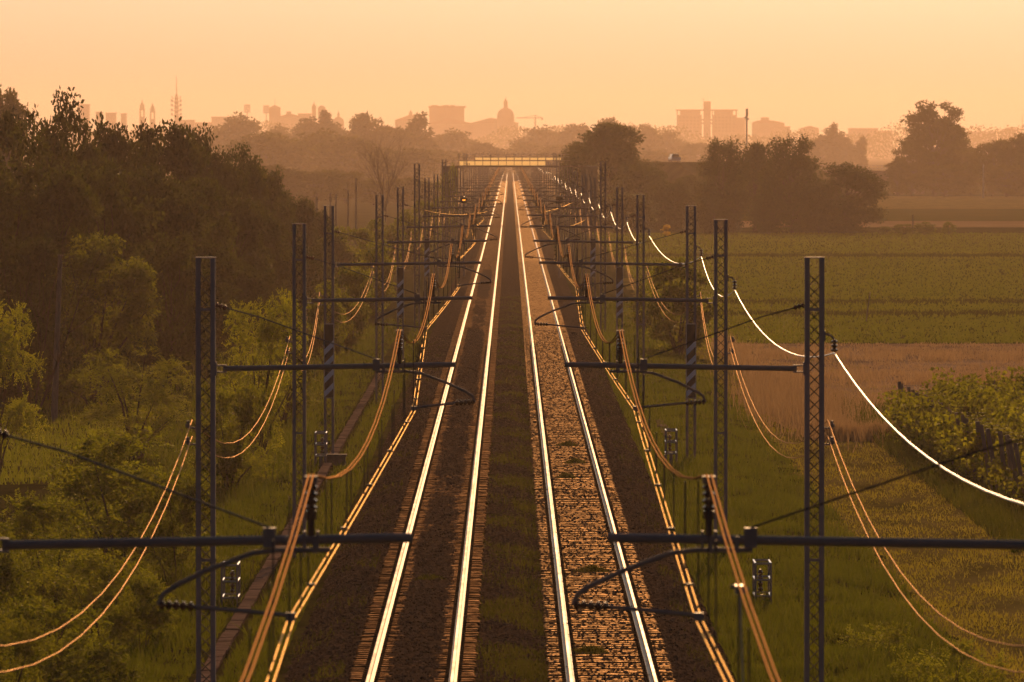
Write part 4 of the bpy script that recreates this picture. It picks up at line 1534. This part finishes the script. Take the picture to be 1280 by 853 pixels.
ridge('road_embankment', [(26, 1400, 7.0), (46, 1450, 6.9), (66, 1810, 5.4)], 4, 14, 'grassy road embankment carrying the distant white car')
DV = 30
vi = thing('viaduct', 'hazy concrete road viaduct left of the tallest tree', 'viaduct', (0, DV * SPAN, 0))
x0, x1 = WX(1016, DV), WX(1160, DV)
b = MB()
b.box(x0, x1, .4, 9, WZ(229, DV), WZ(216, DV))
link('girder', b.mesh('girder', M['concrete']), vi)
b = MB()
b.box(x0, x1, 0, .35, WZ(219, DV), WZ(213.5, DV))
link('parapet', b.mesh('parapet', M['concrete']), vi)
for i in range(26):
    b = MB()
    xx = x0 + (x1 - x0) * i / 25
    b.box(xx - .05, xx + .05, .1, .2, WZ(213.5, DV), WZ(206.5, DV))
    link('railing_post', b.mesh('railing_post', M['steel']), vi)
for py in (211, 207):
    b = MB()
    b.box(x0, x1, .02, .09, WZ(py, DV) - .05, WZ(py, DV) + .05)
    link('handrail', b.mesh('handrail', M['steel']), vi)
for px in (1022, 1068, 1088, 1124, 1150):
    b = MB()
    b.box(WX(px, DV) - 1.0, WX(px, DV) + 1.0, .6, 8.6, ZR - .3, WZ(229.2, DV))
    link('pier', b.mesh('pier', M['concrete']), vi)


def car(X, Y_, z, m, lab, rz):
    t = thing('car', lab, 'car', (X, Y_, z), None, rz)
    b = MB()
    b.prism([(-.85, .25), (.85, .25), (.88, .55), (.80, .86), (-.80, .86), (-.88, .55)], -2.1, 2.1)
    link('body', b.mesh('body', m), t)
    b = MB()
    b.prism([(-.74, .86), (.74, .86), (.56, 1.40), (-.56, 1.40)], -1.3, 1.5)
    link('windows', b.mesh('windows', M['glass']), t)
    b = MB()
    b.box(-.57, .57, -1.1, 1.3, 1.402, 1.45)
    link('roof', b.mesh('roof', m), t)
    for xx in (-.78, .78):
        for yy in (-1.35, 1.35):
            b = MB()
            b.tube([(xx - .1, yy, .32), (xx + .1, yy, .32)], .32, 12)
            link('wheel', b.mesh('wheel', M['black_paint']), t)


car(WX(843, 24.2), 24.2 * SPAN, 6.92, M['car_white'], 'white car glinting on the distant road', .12)

# ------------------------------------------------------------------ the town on the horizon
DT = 128.0
PX = DT / K


def T(name, label, cat, px, extra=0.0):
    return thing(name, label, cat, (WX(px, DT), DT * SPAN + extra, ZR))


def tzp(py):
    return WZ(py, DT) - ZR


def part_box(t, name, px0, px1, py0, py1, m, y0=0, y1=22, pc=None):
    c = pc
    b = MB()
    b.box((px0 - c) * PX, (px1 - c) * PX, y0, y1, tzp(py1) if py1 < 195 else 0, tzp(py0))
    return link(name, b.mesh(name, m), t)


def block(label, px0, px1, pt, extra=0.0, m='plaster', name='apartment_block', roofm='tile_roof', par=.8, nwin=0):
    c = (px0 + px1) / 2
    t = T(name, label, 'building', c, extra)
    part_box(t, 'wall', px0, px1, pt + par, 200, M[m], 0, 24, c)
    part_box(t, 'roof', px0 - .7, px1 + .7, pt, pt + par - .01, M[roofm], -1, 25, c)
    return t, c


def gable(label, px0, px1, pe, pr, extra=0.0, m='plaster', ridge_=0.5):
    """house with its gable towards the camera: eaves at pe, ridge at pr"""
    c = (px0 + px1) / 2
    t = T('gabled_house', label, 'building', c, extra)
    part_box(t, 'wall', px0, px1, pe, 200, M[m], 0, 40, c)
    b = MB()
    xr = px0 + (px1 - px0) * ridge_
    b.prism([((px0 - 1.5 - c) * PX, tzp(pe) + .02), ((px1 + 1.5 - c) * PX, tzp(pe) + .02), ((xr - c) * PX, tzp(pr))], -1, 41)
    link('roof', b.mesh('roof', M['tile_roof']), t)
    return t, c


def lathe_part(t, name, dx, prof, m, y=6, n=14):
    """profile in photo pixels: [(radius px, py)]"""
    b = MB()
    b.lathe((dx * PX, y, 0), [(r * PX, tzp(py) if py < 195 else 0) for r, py in prof], n)
    return link(name, b.mesh(name, m, False), t)


block('small pale block showing at the far left above the wood', 97.5, 111, 130.5, 0, 'plaster')
block('low pale block right of the small one, mostly behind leaves', 120, 127, 140, 0, 'plaster')
block('second low pale block behind the wood top', 131, 143, 141, 20, 'plaster')
block('low flat block left of the church spires', 150, 156, 142, 20, 'plaster')
for px, pt, pb, lab in ((177.5, 124, 133, 'taller of the two church spires above the wood'), (190.5, 129, 136, 'shorter right one of the two church spires')):
    t = T('church_spire', lab, 'church tower', px)
    for q in (-1, 1):
        for yy in (3, 8):
            b = MB()
            b.box((q * 2.3 - .8) * PX, (q * 2.3 + .8) * PX, yy, yy + 1.5, tzp(pb + 13), tzp(pb + 5))
            link('pier', b.mesh('pier', M['brick_wall']), t)
    b = MB()
    b.box(-3.2 * PX, 3.2 * PX, 2.5, 10, 0, tzp(pb + 13) - .02)
    link('wall', b.mesh('wall', M['brick_wall']), t)
    b = MB()
    b.box(-3.2 * PX, 3.2 * PX, 2.5, 10, tzp(pb + 5) + .02, tzp(pb + 3))
    link('belfry', b.mesh('belfry', M['brick_wall']), t)
    lathe_part(t, 'spire', 0, [(3.0, pb + 2.9), (2.8, pb), (2.1, pb - 2.4), (.9, pb - 4.6), (.7, pb - 6.2), (.12, pt)], M['lead_roof'], 6)
t = T('telecom_tower', 'telecom tower crowded with dish drums and a tall antenna', 'tower', 220.5)
lathe_part(t, 'shaft', 0, [(3.0, 200), (2.6, 128), (2.2, 126), (1.4, 118)], M['concrete'])
lathe_part(t, 'antenna', 0, [(.6, 119), (.6, 105), (.35, 104), (.3, 96)], M['brick_wall'])
for py in (121.5, 126, 131.5, 137.5, 143):
    lathe_part(t, 'platform', 0, [(5.4, py + 1.8), (5.4, py + 1.2)], M['concrete'])
    for q in (-5.6, 0, 5.4):
        b = MB()
        w = 1.7 if py > 123 else 1.0
        b.tube([(q * PX, 6 - 6.5 * PX * .6, tzp(py)), (q * PX, 6 - 6.5 * PX * .6 - 1.3, tzp(py))], w * PX, 12)
        link('dish', b.mesh('dish', M['metal_white']), t)
block('flat block at the foot of the telecom tower', 222, 241, 150, 30, 'plaster')
t, c = block('long low hall left of the round hazy crown', 263, 300, 146, 30, 'plaster')
for px, pt, lab in ((309, 131, 'floodlight mast standing above the round hazy crown'), (333, 132, 'floodlight mast next to the round tower house')):
    t = T('floodlight_mast', lab, 'floodlight', px)
    b = MB()
    b.tube([(0, 2, 0), (0, 2, tzp(pt + 9))], .5, 6)
    link('post', b.mesh('post', M['steel']), t)
    for r_ in range(4):
        for q in range(3):
            b = MB()
            b.box((-3.6 + q * 2.5) * PX, (-3.6 + q * 2.5 + 2.1) * PX, 1, 2, tzp(pt + r_ * 2.6 + 2.1), tzp(pt + r_ * 2.6))
            link('lamp_panel', b.mesh('lamp_panel', M['metal_white']), t)
    b = MB()
    for q in range(4):
        b.box((-3.85 + q * 2.5) * PX, (-3.65 + q * 2.5) * PX, 1.5, 2.2, tzp(pt + 10.2), tzp(pt - .3))
    stuff(link('panel_frame', b.mesh('panel_frame', M['steel']), t))
t = T('tower_house', 'stout square tower house with low roof and thin aerial', 'building', 343.5)
part_box(t, 'wall', 336.5, 350.5, 135, 200, M['plaster_dark'], 0, 12, 343.5)
b = MB()
b.lathe((0, 6, 0), [(8 * PX * 1.3, tzp(135) + .05), (.6, tzp(131.7))], 4, 0, math.pi / 4)
link('roof', b.mesh('roof', M['tile_roof']), t)
b = MB()
b.tube([(0, 6, tzp(132)), (0, 6, tzp(123))], .25, 5)
link('aerial', b.mesh('aerial', M['steel']), t)
t, c = gable('gabled house with chimney block right of the tower house', 349, 375, 146, 142, 10, 'plaster_dark')
part_box(t, 'chimney', 357, 363, 139.5, 144.5, M['plaster_dark'], 14, 24, c)
block('flat roofed block left of the thin twin towers', 372, 388, 142, 20, 'plaster_dark')
t = T('bell_tower', 'thin bell tower with pointed cap, left of a rounded one', 'church tower', 392.5)
part_box(t, 'wall', 390, 395, 136, 200, M['brick_wall'], 2, 8, 392.5)
lathe_part(t, 'spire', 0, [(2.9, 136), (2.6, 133), (.9, 130.5), (.1, 127)], M['lead_roof'], 5)
t = T('bell_tower', 'broad rounded tower right of the thin bell tower', 'church tower', 402)
part_box(t, 'wall', 397.5, 406.5, 137, 200, M['brick_wall'], 2, 12, 402)
lathe_part(t, 'dome', 0, [(5.2, 137), (4.4, 134.5), (2.2, 132.6), (.2, 132)], M['lead_roof'], 7)
t = T('small_dome', 'small church dome with lantern between hazy poplars', 'church', 423)
lathe_part(t, 'drum', 0, [(7, 200), (7, 153)], M['plaster_dark'])
lathe_part(t, 'dome', 0, [(7.2, 153), (6, 149.5), (3.4, 147), (1.6, 146.2)], M['lead_roof'])
lathe_part(t, 'lantern', 0, [(1.5, 146.3), (1.5, 142.2), (.6, 141), (.1, 138)], M['plaster_dark'])
t, c = gable('gabled roof with a little lantern left of the poplar', 494, 527, 151, 143, 0, 'plaster_dark', .6)
lathe_part(t, 'lantern', 513 - c, [(2.4, 146), (2.4, 141.5), (1.2, 139.5), (.1, 137.5)], M['plaster'], 20)
t = T('tall_block', 'massive square block with jutting cornice left of the dome', 'building', 558, 80)
part_box(t, 'wall', 535.5, 579.5, 134.5, 200, M['plaster_dark'], 0, 40, 558)
part_box(t, 'cornice', 534.5, 581.5, 132.3, 134.4, M['tile_roof'], -2, 42, 558)
for q, (a, b_) in enumerate(((538, 546), (552, 560), (562, 568))):
    part_box(t, 'roof_hut', a, b_, 131, 132.2, M['plaster_dark'], 8, 20, 558)
gable('broad gabled roof in front of the massive block', 536, 592, 155, 147.5, 20, 'plaster', .42)
gable('broad gabled roof joined to the large dome', 590, 648, 154, 147.3, 20, 'plaster', .40)
t = T('cathedral_dome', 'large cathedral dome with tall lantern on the skyline', 'cathedral', 632)
lathe_part(t, 'drum', 0, [(10.8, 200), (10.8, 147), (11.2, 146.5)], M['plaster_dark'], 12, 20)
lathe_part(t, 'dome', 0, [(10.6, 146.4), (10.3, 143), (8.8, 139.3), (6.2, 136.6), (3.2, 135.2)], M['lead_roof'], 12, 20)
lathe_part(t, 'lantern', 0, [(2.9, 135.3), (2.4, 134), (2.4, 128), (2.8, 127.6), (1.5, 125.4), (.6, 124), (.15, 121)], M['plaster_dark'], 12)
t = T('tower_crane', 'tower crane with a long thin jib right of the dome', 'crane', 669)
b = MB()
b.box(-.7, .7, 0, 1.4, 0, tzp(146.5))
link('mast', b.mesh('mast', M['steel']), t)
b = MB()
b.box(-24 * PX, 9.5 * PX, .2, 1.2, tzp(148.2), tzp(147.1))
link('jib', b.mesh('jib', M['steel']), t)
b = MB()
b.box(7.6 * PX, 9.8 * PX, -.2, 1.6, tzp(150.3), tzp(147))
link('counterweight', b.mesh('counterweight', M['concrete']), t)
b = MB()
b.tube([(-16 * PX, .7, tzp(147.3)), (0, .7, tzp(144.3)), (8 * PX, .7, tzp(147.3))], .3, 4)
b.box(-.5, .5, .2, 1.2, tzp(147), tzp(143.8))
link('tie_bar', b.mesh('tie_bar', M['steel']), t)
# big apartment slab with open top storey
t = T('apartment_slab', 'long tall apartment slab with a stair tower above its roof', 'building', 884)
c = 884
part_box(t, 'roof', 845.3, 921.8, 137.2, 138.7, M['tile_roof'], -2, 26, c)
part_box(t, 'stair_tower', 879.6, 888.2, 127, 200, M['plaster_dark'], -4, 12, c)
for a, b_ in ((846.5, 847.2), (850.5, 875.5), (893.2, 916.2), (920.2, 921), (890.4, 891.0)):
    part_box(t, 'top_wall', a, b_, 138.72, 144, M['plaster_dark'], 0, 24, c)
part_box(t, 'wall', 846.5, 877.2, 144.02, 200, M['plaster_dark'], 0, 24, c)
part_box(t, 'wall', 890.6, 921, 144.02, 200, M['plaster_dark'], 0, 24, c)
for py in (149, 153.2):
    part_box(t, 'landing', 877.21, 879.59, py, py + 2, M['plaster_dark'], 0, 20, c)
    part_box(t, 'landing', 888.21, 890.59, py, py + 2, M['plaster_dark'], 0, 20, c)
for r_ in range(5):
    for q in range(6):
        for s0 in (849, 893.5):
            b = MB()
            x_ = s0 + q * 4.5 - c
            b.box(x_ * PX, (x_ + 2.2) * PX, -.25, .02, tzp(148 + r_ * 4.2), tzp(146 + r_ * 4.2))
            link('window', b.mesh('window', M['window_dark']), t)
b = MB()
b.tube([(-4.6 * PX, 0, tzp(127.2)), (-5.1 * PX, 0, tzp(122.8))], .3, 5)
link('aerial', b.mesh('aerial', M['steel']), t)
block('low wing on the right of the apartment slab', 921.5, 932, 147.4, 10, 'plaster_dark')
t = thing('antenna_pole', 'slender antenna pole with a thick head above the grove', 'antenna', (WX(933.3, 34), 34 * SPAN, ZR))
b = MB()
b.tube([(0, 0, -.5), (0, 0, WZ(140, 34) - ZR)], .22, 8)
link('post', b.mesh('post', M['galv']), t)
for q in range(3):
    b = MB()
    an = q * 2.09
    b.box(.22 * math.cos(an) - .14, .22 * math.cos(an) + .14, .22 * math.sin(an) - .12, .22 * math.sin(an) + .12, WZ(145.5, 34) - ZR, WZ(136.2, 34) - ZR)
    link('antenna_panel', b.mesh('antenna_panel', M['metal_white']), t)
for q, py in ((-.35, 147), (.35, 149)):
    b = MB()
    b.tube([(q, -.1, WZ(py, 34) - ZR), (q, -.5, WZ(py, 34) - ZR)], .28, 10)
    link('dish', b.mesh('dish', M['metal_white']), t)
t = T('round_roof_hall', 'broad hall with a curved roof and small roof hut', 'building', 960)
part_box(t, 'wall', 941, 980.5, 154.2, 200, M['plaster_dark'], 0, 30, 960)
b = MB()
arc = [((-20 + 41 * i / 12) * PX, tzp(154.1 - 3.8 * math.sin(math.pi * (i / 12) ** .7 * .98))) for i in range(13)]
b.prism([(arc[0][0], tzp(154.15))] + [(arc[-1][0], tzp(154.15))] + list(reversed(arc[1:-1])), -1, 31)
link('roof', b.mesh('roof', M['tile_roof']), t)
part_box(t, 'roof_hut', 951.5, 961.5, 147, 151.8, M['plaster_dark'], 8, 18, 960)
block('small flat block right of the curved roof hall', 980.5, 988, 158.2, 10, 'plaster_dark')
gable('low gabled roof left of the hazy poplar', 1002, 1024, 161, 157.5, 10)
block('low wide block right of the hazy poplar', 1062, 1098, 160.5, 10)
block('low block behind the small cypress', 1098, 1118, 163.5, 30)
gable('pale roof glinting on the right skyline', 1252, 1268, 163, 159.5, -30, 'plaster')
t = T('radio_mast', 'thin radio mast at the right end of the skyline', 'mast', 1277.5)
b = MB()
b.tube([(0, 0, 0), (0, 0, tzp(143))], [.8, .2], 6)
link('post', b.mesh('post', M['steel']), t)
for px0, px1, pt, lab in ((660, 690, 165, 'low hazy block behind the crane'), (590, 640, 160, 'low wide hazy block before the large dome'), (1180, 1215, 166, 'low hazy block behind the tallest tree'), (1215, 1250, 164.5, 'low hazy block left of the glinting roof'), (400, 470, 163, 'long low hazy block left of the lantern roof'), (240, 265, 153, 'low hazy block between telecom tower and hall')):
    block(lab, px0, px1, pt, 60, 'plaster_dark')

# ------------------------------------------------------------------ haze
def build_haze():
    m = bpy.data.materials.new('haze')
    m.use_nodes = True
    nt = m.node_tree
    nt.nodes.clear()
    o = nt.nodes.new('ShaderNodeOutputMaterial')
    v = nt.nodes.new('ShaderNodeVolumePrincipled')
    v.inputs['Color'].default_value = (1.0, 0.74, 0.58, 1)
    v.inputs['Density'].default_value = HAZE_DENSITY
    v.inputs['Anisotropy'].default_value = 0.60
    nt.links.new(v.outputs[0], o.inputs['Volume'])
    b = MB()
    b.box(-1600, 1600, -60, FAR + 200, -3.2, HAZE_TOP)
    h = link('haze', b.mesh('haze', m))
    stuff(h, 'golden evening haze lying over the whole plain', 'haze')


HAZE_TOP = 90.0
build_haze()
